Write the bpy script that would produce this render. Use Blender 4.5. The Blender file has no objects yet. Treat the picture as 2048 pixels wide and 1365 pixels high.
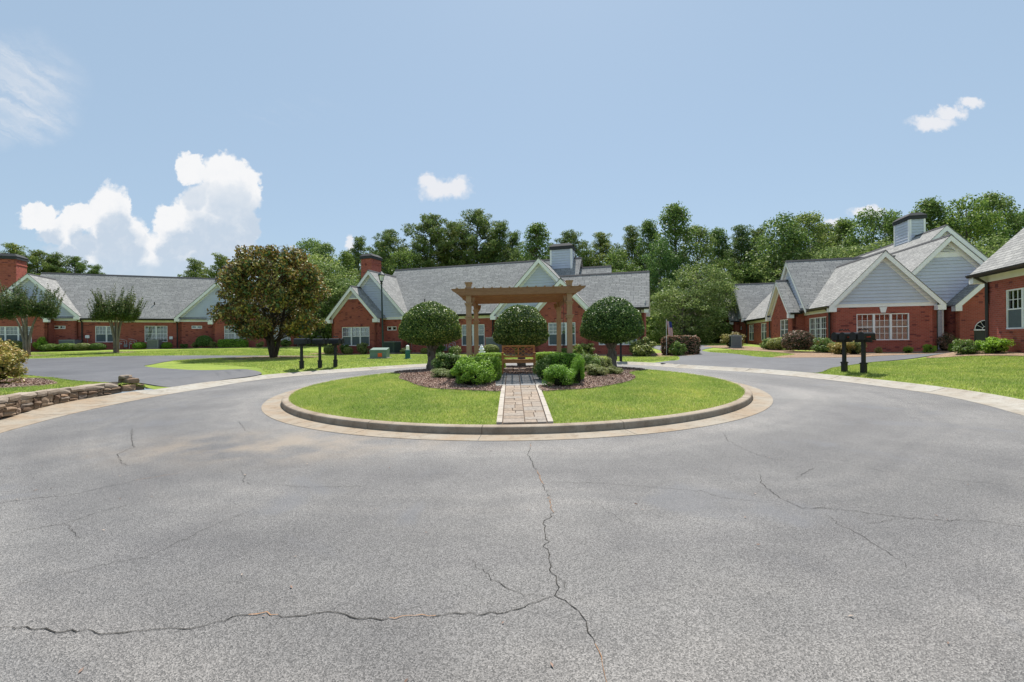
import bpy, bmesh, math, random
import numpy as np
from mathutils import Vector, Matrix, noise
R = math.radians
random.seed(7)
rng = np.random.default_rng(11)
scn = bpy.context.scene
C = scn.collection

# ---------------------------------------------------------------- camera, sky, sun, exposure
cam_d = bpy.data.cameras.new('camera'); cam = bpy.data.objects.new('camera', cam_d); C.objects.link(cam)
cam.location = (0, 0, 1.55)
cam.rotation_euler = (R(90), 0, 0)
cam.rotation_euler = (Matrix.Rotation(R(90), 4, 'X') @ Matrix.Rotation(R(-0.5), 4, 'Z')).to_euler()
cam_d.sensor_width = 36; cam_d.lens = 36*880/2048
cam_d.clip_start = 0.05; cam_d.clip_end = 5000
scn.camera = cam
scn.render.resolution_x = 1024; scn.render.resolution_y = 682
scn.view_settings.view_transform = 'Standard'; scn.view_settings.look = 'None'
scn.view_settings.gamma = 1; scn.view_settings.use_curve_mapping = False
scn.view_settings.exposure = 0.6
SUN_EL, SUN_AZ = 61.0, 8.0          # azimuth measured from +Y towards +X
sun_d = bpy.data.lights.new('sun', 'SUN'); sun = bpy.data.objects.new('sun', sun_d); C.objects.link(sun)
sun_d.energy = 4.8; sun_d.angle = R(0.6); sun_d.color = (1.0, 0.955, 0.89)
sdir = Vector((math.sin(R(SUN_AZ))*math.cos(R(SUN_EL)), math.cos(R(SUN_AZ))*math.cos(R(SUN_EL)), math.sin(R(SUN_EL))))
sun.rotation_euler = sdir.to_track_quat('Z', 'Y').to_euler()
sun.location = (0, 0, 50)
scn.cycles.max_bounces = 6; scn.cycles.transparent_max_bounces = 12
scn.cycles.diffuse_bounces = 3; scn.cycles.glossy_bounces = 2; scn.cycles.transmission_bounces = 3
scn.cycles.sample_clamp_indirect = 6

world = bpy.data.worlds.new('World'); scn.world = world; world.use_nodes = True
def build_world():
    nt = world.node_tree; N = nt.nodes; L = nt.links; N.clear()
    def n(t, **k):
        x = N.new(t)
        for a, b in k.items(): setattr(x, a, b)
        return x
    def ma(op, a, b=None, c=None, clamp=False):
        x = n('ShaderNodeMath', operation=op); x.use_clamp = clamp
        for i, v in enumerate((a, b, c)):
            if v is None: continue
            if isinstance(v, (int, float)): x.inputs[i].default_value = v
            else: L.new(v, x.inputs[i])
        return x.outputs[0]
    def vm(op, a, b=None, out=0):
        x = n('ShaderNodeVectorMath', operation=op)
        for i, v in enumerate((a, b)):
            if v is None: continue
            if isinstance(v, (tuple, list)): x.inputs[i].default_value = v
            else: L.new(v, x.inputs[i])
        return x.outputs['Value'] if out else x.outputs[0]
    def sstep(v, a, b):
        x = n('ShaderNodeMapRange', interpolation_type='SMOOTHSTEP')
        L.new(v, x.inputs['Value']); x.inputs['From Min'].default_value = a; x.inputs['From Max'].default_value = b
        return x.outputs['Result']
    def mix(f, a, b):
        x = n('ShaderNodeMix', data_type='RGBA')
        if isinstance(f, (int, float)): x.inputs[0].default_value = f
        else: L.new(f, x.inputs[0])
        for i, v in ((6, a), (7, b)):
            if isinstance(v, tuple): x.inputs[i].default_value = (*v, 1)
            else: L.new(v, x.inputs[i])
        return x.outputs[2]
    def nz(vec, scale, detail, rough, dist=0, typ='FBM'):
        x = n('ShaderNodeTexNoise'); L.new(vec, x.inputs['Vector']); x.inputs['Scale'].default_value = scale
        x.inputs['Detail'].default_value = detail; x.inputs['Roughness'].default_value = rough; x.inputs['Distortion'].default_value = dist
        return x
    sky = n('ShaderNodeTexSky', sky_type='NISHITA'); sky.sun_disc = False
    sky.sun_elevation = R(SUN_EL); sky.sun_rotation = R(SUN_AZ)
    sky.altitude = 200; sky.air_density = 1.15; sky.dust_density = .55; sky.ozone_density = 2.0
    tc = n('ShaderNodeTexCoord'); sx = n('ShaderNodeSeparateXYZ'); L.new(tc.outputs['Generated'], sx.inputs[0])
    yy = ma('MAXIMUM', sx.outputs[1], 0.02)
    gx = ma('DIVIDE', sx.outputs[0], yy); gz = ma('DIVIDE', sx.outputs[2], yy)
    cb = n('ShaderNodeCombineXYZ'); L.new(gx, cb.inputs[0]); L.new(gz, cb.inputs[1]); P = cb.outputs[0]
    front = sstep(sx.outputs[1], 0.05, 0.25)
    # warp
    w1 = nz(P, 9, 5, 0.6); w2 = nz(P, 38, 5, 0.6)
    wv = vm('SCALE', vm('SUBTRACT', w1.outputs['Color'], (.5, .5, .5))); wv.node.inputs['Scale'].default_value = .085
    wv2 = vm('SCALE', vm('SUBTRACT', w2.outputs['Color'], (.5, .5, .5))); wv2.node.inputs['Scale'].default_value = .03
    PW = vm('ADD', vm('ADD', P, wv), wv2)
    def blobs(lst, PW):
        cur = None
        for (x, y, rx, ry) in lst:
            c = ((x-1024)/880, (682-y)/880, 0); r = (rx/880, ry/880, 1)
            d = vm('LENGTH', vm('DIVIDE', vm('SUBTRACT', PW, c), r), out=1)
            v = ma('SUBTRACT', 1.0, d)
            if cur is None: cur = v
            else:
                x_ = n('ShaderNodeMath', operation='SMOOTH_MAX'); L.new(cur, x_.inputs[0]); L.new(v, x_.inputs[1]); x_.inputs[2].default_value = .05; cur = x_.outputs[0]
        return cur
    cum = [(455, 350, 66, 56), (492, 375, 36, 44), (383, 333, 34, 34), (420, 420, 84, 68), (468, 450, 50, 85), (352, 436, 52, 42),
           (222, 405, 48, 54), (235, 460, 66, 60), (165, 430, 40, 34), (75, 424, 50, 32), (120, 458, 62, 34), (185, 495, 90, 34), (395, 505, 135, 75), (250, 515, 190, 60)]
    vo = n('ShaderNodeTexVoronoi', feature='SMOOTH_F1'); L.new(PW, vo.inputs['Vector']); vo.inputs['Scale'].default_value = 22; vo.inputs['Smoothness'].default_value = .4
    fb = nz(P, 30, 7, .62)
    D = blobs(cum, PW)
    D = ma('ADD', D, ma('MULTIPLY', ma('SUBTRACT', .42, vo.outputs['Distance']), .34))
    D = ma('ADD', D, ma('MULTIPLY', ma('SUBTRACT', fb.outputs[0], .5), .35))
    small = [(893, 377, 64, 29), (862, 362, 26, 22), (915, 372, 36, 24), (1868, 252, 56, 22), (1905, 234, 40, 16), (1945, 214, 32, 15), (702, 484, 13, 20),
             (1738, 430, 46, 14), (1672, 452, 26, 12)]
    wv3 = vm('SCALE', vm('SUBTRACT', w2.outputs['Color'], (.5, .5, .5))); wv3.node.inputs['Scale'].default_value = .045
    D2 = blobs(small, vm('ADD', P, wv3))
    D2 = ma('ADD', D2, ma('MULTIPLY', ma('SUBTRACT', fb.outputs[0], .5), .8))
    a1 = sstep(D, 0.0, .20)
    a2 = ma('MULTIPLY', sstep(D2, -.02, .55), .92)
    # the base of the big cloud fades out downwards
    fade = sstep(gz, (682-550)/880, (682-490)/880)
    a1 = ma('MULTIPLY', a1, ma('ADD', ma('MULTIPLY', fade, .30), .70))
    # cirrus upper left + faint veils
    vr = n('ShaderNodeVectorRotate', rotation_type='Z_AXIS'); L.new(vm('ADD', P, wv2), vr.inputs['Vector']); vr.inputs['Angle'].default_value = R(27)
    mp = vm('MULTIPLY', vr.outputs[0], (1.5, 8.5, 1))
    ci = nz(mp, 2.4, 8, .68, .6)
    cm = blobs([(20, 160, 190, 120), (60, 235, 130, 60)], vm('ADD', P, wv))
    a3 = ma('MULTIPLY', ma('MULTIPLY', sstep(ci.outputs[0], .3, .72), sstep(cm, 0.0, .75)), .62)
    cm2 = blobs([(560, 225, 170, 34)], vm('ADD', P, wv))
    a4 = ma('MULTIPLY', ma('MULTIPLY', sstep(ci.outputs[0], .45, .8), sstep(cm2, 0, .8)), .22)
    # shading of the cumulus
    Du = blobs(cum, vm('ADD', PW, (-.012, .062, 0)))          # what lies between here and the sun side above
    Du = ma('ADD', Du, ma('MULTIPLY', ma('SUBTRACT', .42, vo.outputs['Distance']), .45))
    lit = ma('ADD', sstep(Du, -.12, .40), ma('MULTIPLY', ma('SUBTRACT', fb.outputs[0], .5), .9))
    low = ma('SUBTRACT', 1.0, sstep(gz, (682-470)/880, (682-320)/880))
    lit = ma('MULTIPLY', lit, ma('ADD', ma('MULTIPLY', low, .60), .38), clamp=True)
    ccol = mix(lit, (6.8, 6.85, 6.95), (4.2, 4.9, 5.75))
    skyc = n('ShaderNodeHueSaturation'); L.new(sky.outputs[0], skyc.inputs['Color']); skyc.inputs['Saturation'].default_value = .92; skyc.inputs['Value'].default_value = 1.0
    hz_ = mix(.68, skyc.outputs[0], (3.14, 4.22, 5.35))      # haze tone mixed in: evens the sky, lifts its unseen back as fill light
    col = mix(ma('MULTIPLY', a3, front), hz_, (6.2, 6.3, 6.5))
    col = mix(ma('MULTIPLY', a4, front), col, (6.2, 6.3, 6.5))
    col = mix(ma('MULTIPLY', a2, front), col, (6.3, 6.35, 6.6))
    col = mix(ma('MULTIPLY', a1, front), col, ccol)
    bg = n('ShaderNodeBackground'); L.new(col, bg.inputs[0]); bg.inputs[1].default_value = 0.09
    out = n('ShaderNodeOutputWorld'); L.new(bg.outputs[0], out.inputs[0])
build_world()

# ---------------------------------------------------------------- materials
class NT:
    def __init__(s, name, rough=.8, spec=.3):
        s.m = bpy.data.materials.new(name); s.m.use_nodes = True
        s.nt = s.m.node_tree; s.b = s.nt.nodes['Principled BSDF']
        s.b.inputs['Roughness'].default_value = rough; s.b.inputs['Specular IOR Level'].default_value = spec
        s.tc = s.nt.nodes.new('ShaderNodeTexCoord')
    def n(s, t, **k):
        x = s.nt.nodes.new(t)
        for a, b in k.items(): setattr(x, a, b)
        return x
    def l(s, a, b): s.nt.links.new(a, b)
    def noise(s, scale, detail=4, rough=.6, vec=None, dist=0):
        x = s.n('ShaderNodeTexNoise'); x.inputs['Scale'].default_value = scale; x.inputs['Detail'].default_value = detail
        x.inputs['Roughness'].default_value = rough; x.inputs['Distortion'].default_value = dist
        s.l(vec if vec else s.tc.outputs['Object'], x.inputs['Vector']); return x.outputs[0]
    def ramp(s, f, stops, interp='LINEAR'):
        x = s.n('ShaderNodeValToRGB'); x.color_ramp.interpolation = interp
        e = x.color_ramp.elements
        while len(e) < len(stops): e.new(.5)
        for i, (p, c) in enumerate(stops): e[i].position = p; e[i].color = (*c, 1)
        s.l(f, x.inputs[0]); return x.outputs[0]
    def mix(s, f, a, b, mode='MIX'):
        x = s.n('ShaderNodeMix', data_type='RGBA', blend_type=mode)
        if isinstance(f, (int, float)): x.inputs[0].default_value = f
        else: s.l(f, x.inputs[0])
        for i, v in ((6, a), (7, b)):
            if isinstance(v, tuple): x.inputs[i].default_value = (*v, 1)
            else: s.l(v, x.inputs[i])
        return x.outputs[2]
    def math(s, op, a, b=None, clamp=False):
        x = s.n('ShaderNodeMath', operation=op); x.use_clamp = clamp
        for i, v in enumerate((a, b)):
            if v is None: continue
            if isinstance(v, (int, float)): x.inputs[i].default_value = v
            else: s.l(v, x.inputs[i])
        return x.outputs[0]
    def bump(s, h, strength=.3, dist=.02):
        x = s.n('ShaderNodeBump'); x.inputs['Strength'].default_value = strength; x.inputs['Distance'].default_value = dist
        s.l(h, x.inputs['Height']); s.l(x.outputs[0], s.b.inputs['Normal'])
    def col(s, c):
        if isinstance(c, tuple): s.b.inputs['Base Color'].default_value = (*c, 1)
        else: s.l(c, s.b.inputs['Base Color'])
        return s
def plain(name, c, rough=.6, spec=.3, var=.12, scale=6, metal=0):
    t = NT(name, rough, spec); f = t.noise(scale, 5, .65)
    lo = tuple(v*(1-var) for v in c); hi = tuple(min(1, v*(1+var)) for v in c)
    t.col(t.ramp(f, [(.3, lo), (.7, hi)])); t.b.inputs['Metallic'].default_value = metal
    return t.m
M = {}
def mk_brick():
    t = NT('brick', .9, .2); uv = t.tc.outputs['UV']
    br = t.n('ShaderNodeTexBrick'); t.l(uv, br.inputs['Vector'])
    br.inputs['Scale'].default_value = 1; br.inputs['Mortar Size'].default_value = .008; br.inputs['Brick Width'].default_value = .21; br.inputs['Row Height'].default_value = .08
    br.inputs['Color1'].default_value = (.41, .105, .073, 1); br.inputs['Color2'].default_value = (.30, .075, .053, 1); br.inputs['Mortar'].default_value = (.36, .19, .15, 1)
    br.inputs['Bias'].default_value = -.15; br.inputs['Mortar Smooth'].default_value = .3
    mp = t.n('ShaderNodeMapping'); t.l(uv, mp.inputs[0]); mp.inputs['Scale'].default_value = (4.76, 12.5, 1)
    wn = t.n('ShaderNodeTexWhiteNoise'); fl = t.n('ShaderNodeVectorMath', operation='FLOOR'); t.l(mp.outputs[0], fl.inputs[0]); t.l(fl.outputs[0], wn.inputs[0])
    c = t.mix(t.math('GREATER_THAN', wn.outputs[0], .93), br.outputs[0], (.18, .055, .05))
    f = t.noise(.6, 5, .6, uv); c = t.mix(1.0, c, t.ramp(f, [(.3, (.82, .82, .84)), (.7, (1.12, 1.08, 1.05))]), 'MULTIPLY')
    t.col(c); t.bump(t.math('ADD', t.math('MULTIPLY', br.outputs['Fac'], -1), t.noise(60, 3, .6, uv)), .35, .012); return t.m
M['brick'] = mk_brick()
def mk_shingle():
    t = NT('shingle', .95, .15); uv = t.tc.outputs['UV']
    br = t.n('ShaderNodeTexBrick'); t.l(uv, br.inputs['Vector'])
    br.inputs['Scale'].default_value = 1; br.inputs['Mortar Size'].default_value = .012; br.inputs['Brick Width'].default_value = .5; br.inputs['Row Height'].default_value = .17
    br.inputs['Color1'].default_value = (.355, .35, .335, 1); br.inputs['Color2'].default_value = (.25, .248, .24, 1); br.inputs['Mortar'].default_value = (.15, .15, .15, 1)
    br.inputs['Mortar Size'].default_value = .018; br.inputs['Mortar Smooth'].default_value = .2; br.offset = .37; br.squash = .7; br.squash_frequency = 3
    f = t.noise(.5, 3, .5, uv); f2 = t.noise(25, 2, .7, uv)
    c = t.mix(1.0, br.outputs[0], t.ramp(f, [(.3, (.94, .94, .94)), (.72, (1.05, 1.05, 1.04))]), 'MULTIPLY')
    c = t.mix(1.0, c, t.ramp(f2, [(.3, (.75, .75, .76)), (.7, (1.25, 1.25, 1.25))]), 'MULTIPLY')
    t.col(c); t.bump(t.math('ADD', t.math('MULTIPLY', br.outputs['Fac'], -1), f2), .5, .015); return t.m
M['shingle'] = mk_shingle()
M['ridge'] = plain('ridge_shingle', (.07, .07, .075), .9, .1, .3, 20)
M['white'] = plain('white_paint', (.86, .85, .84), .5, .3, .05, 3)
M['cream'] = plain('cream_paint', (.82, .80, .70), .55, .3, .05, 3)
M['siding'] = plain('blue_grey_siding', (.54, .57, .66), .6, .3, .06, 1.5)
M['gutter'] = plain('dark_gutter', (.030, .029, .028), .4, .4, .2, 4)
M['capmetal'] = plain('chimney_cap', (.05, .052, .056), .8, .15, .15, 6)
M['flashing'] = plain('roof_flashing', (.05, .065, .08), .7, .2, .2, 6)
M['door'] = plain('black_door', (.012, .012, .013), .3, .5, .2, 8)
M['dark'] = plain('dark_interior', (.012, .014, .016), .8, .1)
M['blackmetal'] = plain('black_metal', (.016, .017, .018), .5, .35, .3, 30)
M['greenmetal'] = plain('lamp_green', (.012, .028, .026), .4, .5, .2, 30)
M['acgrey'] = plain('ac_grey', (.22, .235, .245), .5, .4, .1, 10)
M['acgreen'] = plain('ac_green', (.035, .06, .05), .5, .4, .2, 10)
M['galv'] = plain('galvanised', (.42, .43, .44), .4, .5, .15, 20)
M['redplastic'] = plain('red_plastic', (.42, .03, .02), .4, .4, .1)
M['transf'] = plain('transformer_green', (.13, .20, .16), .5, .4, .12, 5)
M['pedgreen'] = plain('pedestal_green', (.02, .12, .10), .45, .4, .15, 5)
M['orange'] = plain('orange_sticker', (.75, .12, .03), .5, .3, .2, 12)
M['bluestripe'] = plain('flag_blue', (.04, .05, .20), .7, .1)
M['flagred'] = plain('flag_red', (.45, .03, .05), .7, .1)
M['flagwhite'] = plain('flag_white', (.75, .75, .78), .7, .1)
def mk_glass():
    m = bpy.data.materials.new('window_glass'); m.use_nodes = True; nt = m.node_tree; nt.nodes.clear()
    o = nt.nodes.new('ShaderNodeOutputMaterial'); mx = nt.nodes.new('ShaderNodeMixShader'); tr = nt.nodes.new('ShaderNodeBsdfTransparent'); gl = nt.nodes.new('ShaderNodeBsdfGlossy')
    fr = nt.nodes.new('ShaderNodeFresnel'); fr.inputs[0].default_value = 1.6
    ad = nt.nodes.new('ShaderNodeMath'); ad.operation = 'ADD'; ad.inputs[1].default_value = .07
    tr.inputs[0].default_value = (.8, .86, .84, 1); gl.inputs['Roughness'].default_value = .02
    nt.links.new(fr.outputs[0], ad.inputs[0]); nt.links.new(ad.outputs[0], mx.inputs[0]); nt.links.new(tr.outputs[0], mx.inputs[1]); nt.links.new(gl.outputs[0], mx.inputs[2]); nt.links.new(mx.outputs[0], o.inputs[0])
    return m
M['glass'] = mk_glass()
def mk_blind():
    t = NT('blind', .7, .2); w = t.n('ShaderNodeTexWave', wave_type='BANDS', bands_direction='Z'); w.inputs['Scale'].default_value = 4.2
    t.l(t.tc.outputs['Object'], w.inputs['Vector'])
    t.col(t.ramp(w.outputs[1], [(.15, (.25, .27, .26)), (.5, (.62, .64, .60))])); return t.m
M['blind'] = mk_blind()
M['curtain'] = plain('curtain', (.80, .84, .86), .8, .1, .25, 3)
M['screen'] = plain('insect_screen', (.10, .125, .135), .7, .3, .15, 4)
def mk_asphalt(name, base, stain, fresh):
    t = NT(name, .62 if not fresh else .7, .5 if not fresh else .35); o = t.tc.outputs['Object']
    v = t.n('ShaderNodeTexVoronoi'); t.l(o, v.inputs['Vector']); v.inputs['Scale'].default_value = 150; 
    g = t.noise(150, 3, .75); big = t.noise(.45, 5, .55); med = t.noise(2.2, 6, .65)
    agg = t.ramp(v.outputs['Color'], [(.15, tuple(c*.50 for c in base)), (.5, base), (.9, tuple(min(1, c*1.75) for c in base))]) if not fresh else t.ramp(g, [(.3, tuple(c*.75 for c in base)), (.7, tuple(c*1.25 for c in base))])
    c = t.mix(1.0, agg, t.ramp(big, [(.30, (.78, .78, .80)), (.5, (1, 1, 1)), (.7, (1.2, 1.19, 1.17))]), 'MULTIPLY')
    c = t.mix(1.0, c, t.ramp(med, [(.25, (.84, .84, .85)), (.7, (1.12, 1.12, 1.12))]), 'MULTIPLY')
    if stain:
        # wheel-worn lanes running round the island
        cv = t.n('ShaderNodeVectorMath', operation='SUBTRACT'); t.l(o, cv.inputs[0]); cv.inputs[1].default_value = (.1, 12.6, 0)
        rl = t.n('ShaderNodeVectorMath', operation='LENGTH'); t.l(cv.outputs[0], rl.inputs[0])
        wob = t.math('ADD', rl.outputs['Value'], t.math('MULTIPLY', t.noise(.35, 3, .5), 1.6))
        cc = t.n('ShaderNodeCombineXYZ'); t.l(wob, cc.inputs[0])
        lane = t.noise(.75, 3, .6, cc.outputs[0])
        c = t.mix(1.0, c, t.ramp(lane, [(.36, (.76, .76, .77)), (.5, (.97, .97, .96)), (.64, (1.2, 1.18, 1.14))]), 'MULTIPLY')
        c = t.mix(1.0, c, t.ramp(t.noise(.28, 4, .55, dist=.4), [(.38, (.78, .775, .775)), (.62, (1.12, 1.11, 1.09))]), 'MULTIPLY')
        # brownish silt washed along the left side and in front of the island
        mp = t.n('ShaderNodeMapping'); t.l(o, mp.inputs[0]); mp.inputs['Location'].default_value = (2.2, -6.2, 0); mp.inputs['Scale'].default_value = (.26, .62, 1); mp.vector_type = 'POINT'
        ln = t.n('ShaderNodeVectorMath', operation='LENGTH'); 
        sub = t.n('ShaderNodeVectorMath', operation='SUBTRACT'); t.l(o, sub.inputs[0]); sub.inputs[1].default_value = (-3.3, 6.3, 0)
        sc = t.n('ShaderNodeVectorMath', operation='MULTIPLY'); t.l(sub.outputs[0], sc.inputs[0]); sc.inputs[1].default_value = (.25, .7, 1)
        t.l(sc.outputs[0], ln.inputs[0])
        mr = t.n('ShaderNodeMapRange', interpolation_type='SMOOTHSTEP'); t.l(ln.outputs['Value'], mr.inputs[0]); mr.inputs[1].default_value = 1.0; mr.inputs[2].default_value = .1
        st = t.math('MULTIPLY', t.math('MULTIPLY', mr.outputs[0], t.ramp(t.noise(1.3, 5, .6), [(.4, (0, 0, 0)), (.62, (1, 1, 1))])), .55)
        c = t.mix(st, c, (.30, .235, .165))
        # smoother bluish worn patches
        pt = t.ramp(t.noise(.8, 3, .5, dist=.6), [(.60, (0, 0, 0)), (.68, (1, 1, 1))])
        c = t.mix(t.math('MULTIPLY', pt, .45), c, (.115, .118, .13))
    t.col(c)
    t.bump(t.math('ADD', v.outputs['Distance'] if not fresh else g, t.math('MULTIPLY', g, .6)), .6 if not fresh else .35, .008 if not fresh else .004)
    return t.m
M['asphalt'] = mk_asphalt('worn_asphalt', (.136, .1315, .129), True, False)
M['sealed'] = mk_asphalt('sealed_asphalt', (.090, .091, .098), False, True)
M['crack'] = plain('crack', (.045, .042, .038), 1, 0, .4, 30)
M['joint'] = plain('sand_joint', (.13, .10, .08), 1, 0, .3, 40)
M['crackfill'] = plain('crack_dirt', (.30, .17, .09), 1, 0, .3, 40)
def mk_concrete(name, base, tint, amt):
    t = NT(name, .85, .25); o = t.tc.outputs['Object']
    big = t.noise(1.6, 6, .65); fine = t.noise(60, 3, .7)
    c = t.mix(t.math('MULTIPLY', t.ramp(big, [(.38, (0, 0, 0)), (.65, (1, 1, 1))]), amt), base, tint)
    c = t.mix(1.0, c, t.ramp(fine, [(.25, (.8, .8, .8)), (.75, (1.15, 1.15, 1.15))]), 'MULTIPLY')
    st = t.ramp(t.noise(5, 5, .7), [(.5, (1, 1, 1)), (.75, (.6, .58, .55))])
    t.col(t.mix(1.0, c, st, 'MULTIPLY')); t.bump(fine, .3, .006); return t.m
M['kerb'] = mk_concrete('kerb_concrete', (.33, .28, .22), (.23, .17, .12), .8)
M['gutterpan'] = mk_concrete('gutter_concrete', (.30, .265, .215), (.28, .205, .135), .85)
M['outerkerb'] = mk_concrete('pale_concrete', (.36, .34, .30), (.27, .22, .165), .6)
M['edging'] = mk_concrete('edging_concrete', (.42, .38, .33), (.33, .27, .21), .5)
def mk_ground_grass():
    t = NT('lawn_soil_grass', .95, .1)
    f = t.noise(55, 4, .75); g = t.noise(.8, 5, .6); k = t.noise(6, 4, .6)
    c = t.ramp(f, [(.3, (.15, .21, .04)), (.5, (.23, .31, .065)), (.75, (.33, .41, .11))])
    c = t.mix(1.0, c, t.ramp(g, [(.3, (.82, .86, .8)), (.7, (1.22, 1.12, 1.1))]), 'MULTIPLY')
    c = t.mix(1.0, c, t.ramp(k, [(.3, (.85, .88, .9)), (.7, (1.15, 1.1, 1.05))]), 'MULTIPLY')
    t.col(c); t.bump(f, .8, .05); return t.m
M['lawn'] = mk_ground_grass()
def mk_leaf(name, stops, rough=.5, trans=.25, spec=.35, backmix=None):
    m = bpy.data.materials.new(name); m.use_nodes = True; nt = m.node_tree; b = nt.nodes['Principled BSDF']
    g = nt.nodes.new('ShaderNodeNewGeometry'); rp = nt.nodes.new('ShaderNodeValToRGB'); e = rp.color_ramp.elements
    while len(e) < len(stops): e.new(.5)
    for i, (p, c) in enumerate(stops): e[i].position = p; e[i].color = (*c, 1)
    nt.links.new(g.outputs['Random Per Island'], rp.inputs[0]); col = rp.outputs[0]
    tc = nt.nodes.new('ShaderNodeTexCoord'); nz = nt.nodes.new('ShaderNodeTexNoise'); nz.inputs['Scale'].default_value = .55; nz.inputs['Detail'].default_value = 3
    nt.links.new(tc.outputs['Object'], nz.inputs[0]); r2 = nt.nodes.new('ShaderNodeValToRGB'); r2.color_ramp.elements[0].position = .3; r2.color_ramp.elements[1].position = .7
    r2.color_ramp.elements[0].color = (.78, .84, .8, 1); r2.color_ramp.elements[1].color = (1.2, 1.14, 1.05, 1); nt.links.new(nz.outputs[0], r2.inputs[0])
    mx = nt.nodes.new('ShaderNodeMix'); mx.data_type = 'RGBA'; mx.blend_type = 'MULTIPLY'; mx.inputs[0].default_value = 1; nt.links.new(col, mx.inputs[6]); nt.links.new(r2.outputs[0], mx.inputs[7]); col = mx.outputs[2]
    oi = nt.nodes.new('ShaderNodeObjectInfo'); r3 = nt.nodes.new('ShaderNodeValToRGB'); e3 = r3.color_ramp.elements; e3.new(.5)   # every plant its own green
    for i, (q, c) in enumerate(((0, (.88, .98, .95)), (.5, (1.08, 1.06, .98)), (1, (1.36, 1.26, 1.02)))): e3[i].position = q; e3[i].color = (*c, 1)
    nt.links.new(oi.outputs['Random'], r3.inputs[0]); m3 = nt.nodes.new('ShaderNodeMix'); m3.data_type = 'RGBA'; m3.blend_type = 'MULTIPLY'; m3.inputs[0].default_value = 1 if name not in ('grass_blades', 'bark_chips') else 0
    nt.links.new(col, m3.inputs[6]); nt.links.new(r3.outputs[0], m3.inputs[7]); col = m3.outputs[2]
    if backmix:
        m2 = nt.nodes.new('ShaderNodeMix'); m2.data_type = 'RGBA'; nt.links.new(g.outputs['Backfacing'], m2.inputs[0]); nt.links.new(col, m2.inputs[6]); m2.inputs[7].default_value = (*backmix, 1); col = m2.outputs[2]
    nt.links.new(col, b.inputs['Base Color']); b.inputs['Roughness'].default_value = rough; b.inputs['Specular IOR Level'].default_value = spec
    t = nt.nodes.new('ShaderNodeBsdfTranslucent'); nt.links.new(col, t.inputs[0]); ms = nt.nodes.new('ShaderNodeMixShader'); ms.inputs[0].default_value = trans
    out = nt.nodes['Material Output']; nt.links.new(b.outputs[0], ms.inputs[1]); nt.links.new(t.outputs[0], ms.inputs[2]); nt.links.new(ms.outputs[0], out.inputs[0])
    return m
M['blade'] = mk_leaf('grass_blades', [(0, (.22, .30, .06)), (.5, (.36, .46, .11)), (.85, (.49, .56, .18)), (1, (.64, .60, .34))], .7, .45, .1)
def patchy(m):
    nt = m.node_tree; mx = [x for x in nt.nodes if x.type == 'MIX'][-1]; src = mx.outputs[2]; tgt = [l.to_socket for l in src.links]
    tc = nt.nodes.new('ShaderNodeTexCoord'); nz = nt.nodes.new('ShaderNodeTexNoise'); nz.inputs['Scale'].default_value = 1.7; nz.inputs['Detail'].default_value = 6; nz.inputs['Roughness'].default_value = .7
    nt.links.new(tc.outputs['Object'], nz.inputs[0]); rp = nt.nodes.new('ShaderNodeValToRGB'); e = rp.color_ramp.elements; e.new(.5)
    for i, (q, c) in enumerate(((.34, (.74, .84, .72)), (.5, (1, 1, 1)), (.68, (1.28, 1.12, 1.15)))): e[i].position = q; e[i].color = (*c, 1)
    nt.links.new(nz.outputs[0], rp.inputs[0]); m2 = nt.nodes.new('ShaderNodeMix'); m2.data_type = 'RGBA'; m2.blend_type = 'MULTIPLY'; m2.inputs[0].default_value = 1
    for t in tgt: nt.links.new(m2.outputs[2], t)
    nt.links.new(src, m2.inputs[6]); nt.links.new(rp.outputs[0], m2.inputs[7])
patchy(M['blade'])
M['holly'] = mk_leaf('holly_leaves', [(0, (.035, .075, .018)), (.55, (.085, .155, .034)), (.8, (.16, .24, .05)), (.9, (.36, .43, .13)), (1, (.50, .54, .22))], .42, .22, .3)
M['magnolia'] = mk_leaf('magnolia_leaves', [(0, (.05, .09, .03)), (.45, (.12, .18, .05)), (.58, (.27, .23, .055)), (.85, (.46, .32, .08)), (1, (.58, .43, .15))], .45, .22, .3, (.20, .13, .045))
M['boxwood'] = mk_leaf('boxwood_leaves', [(0, (0.102, 0.203, 0.029)), (0.5, (0.203, 0.362, 0.046)), (1, (0.362, 0.551, 0.087))], .5, .35, .25)
M['shrubgreen'] = mk_leaf('shrubgreen_leaves', [(0, (0.06, 0.12, 0.029)), (0.5, (0.12, 0.21, 0.048)), (0.9, (0.216, 0.312, 0.084)), (1, (0.408, 0.456, 0.192))], .5, .3, .25)
M['shrubpale'] = mk_leaf('shrubpale_leaves', [(0, (.09, .13, .04)), (.5, (.20, .25, .075)), (.85, (.36, .39, .15)), (1, (.52, .50, .30))], .5, .3, .25)
M['shrubgold'] = mk_leaf('gold_shrub_leaves', [(0, (.10, .12, .03)), (.4, (.26, .25, .06)), (.8, (.42, .34, .12)), (1, (.50, .32, .20))], .45, .25, .35)
M['shrubpink'] = mk_leaf('pink_shrub_leaves', [(0, (.04, .055, .03)), (.45, (.08, .09, .045)), (.7, (.26, .13, .11)), (1, (.50, .30, .27))], .5, .25, .2)
M['myrtle'] = mk_leaf('myrtle_leaves', [(0, (0.04, 0.072, 0.022)), (0.5, (0.072, 0.12, 0.034)), (0.85, (0.12, 0.168, 0.048)), (1, (0.192, 0.152, 0.056))], .5, .3, .25)
M['decid'] = mk_leaf('decid_leaves', [(0, (0.073, 0.123, 0.036)), (0.5, (0.134, 0.213, 0.058)), (0.85, (0.213, 0.302, 0.09)), (1, (0.314, 0.381, 0.146))], .5, .38, .12)
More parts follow.
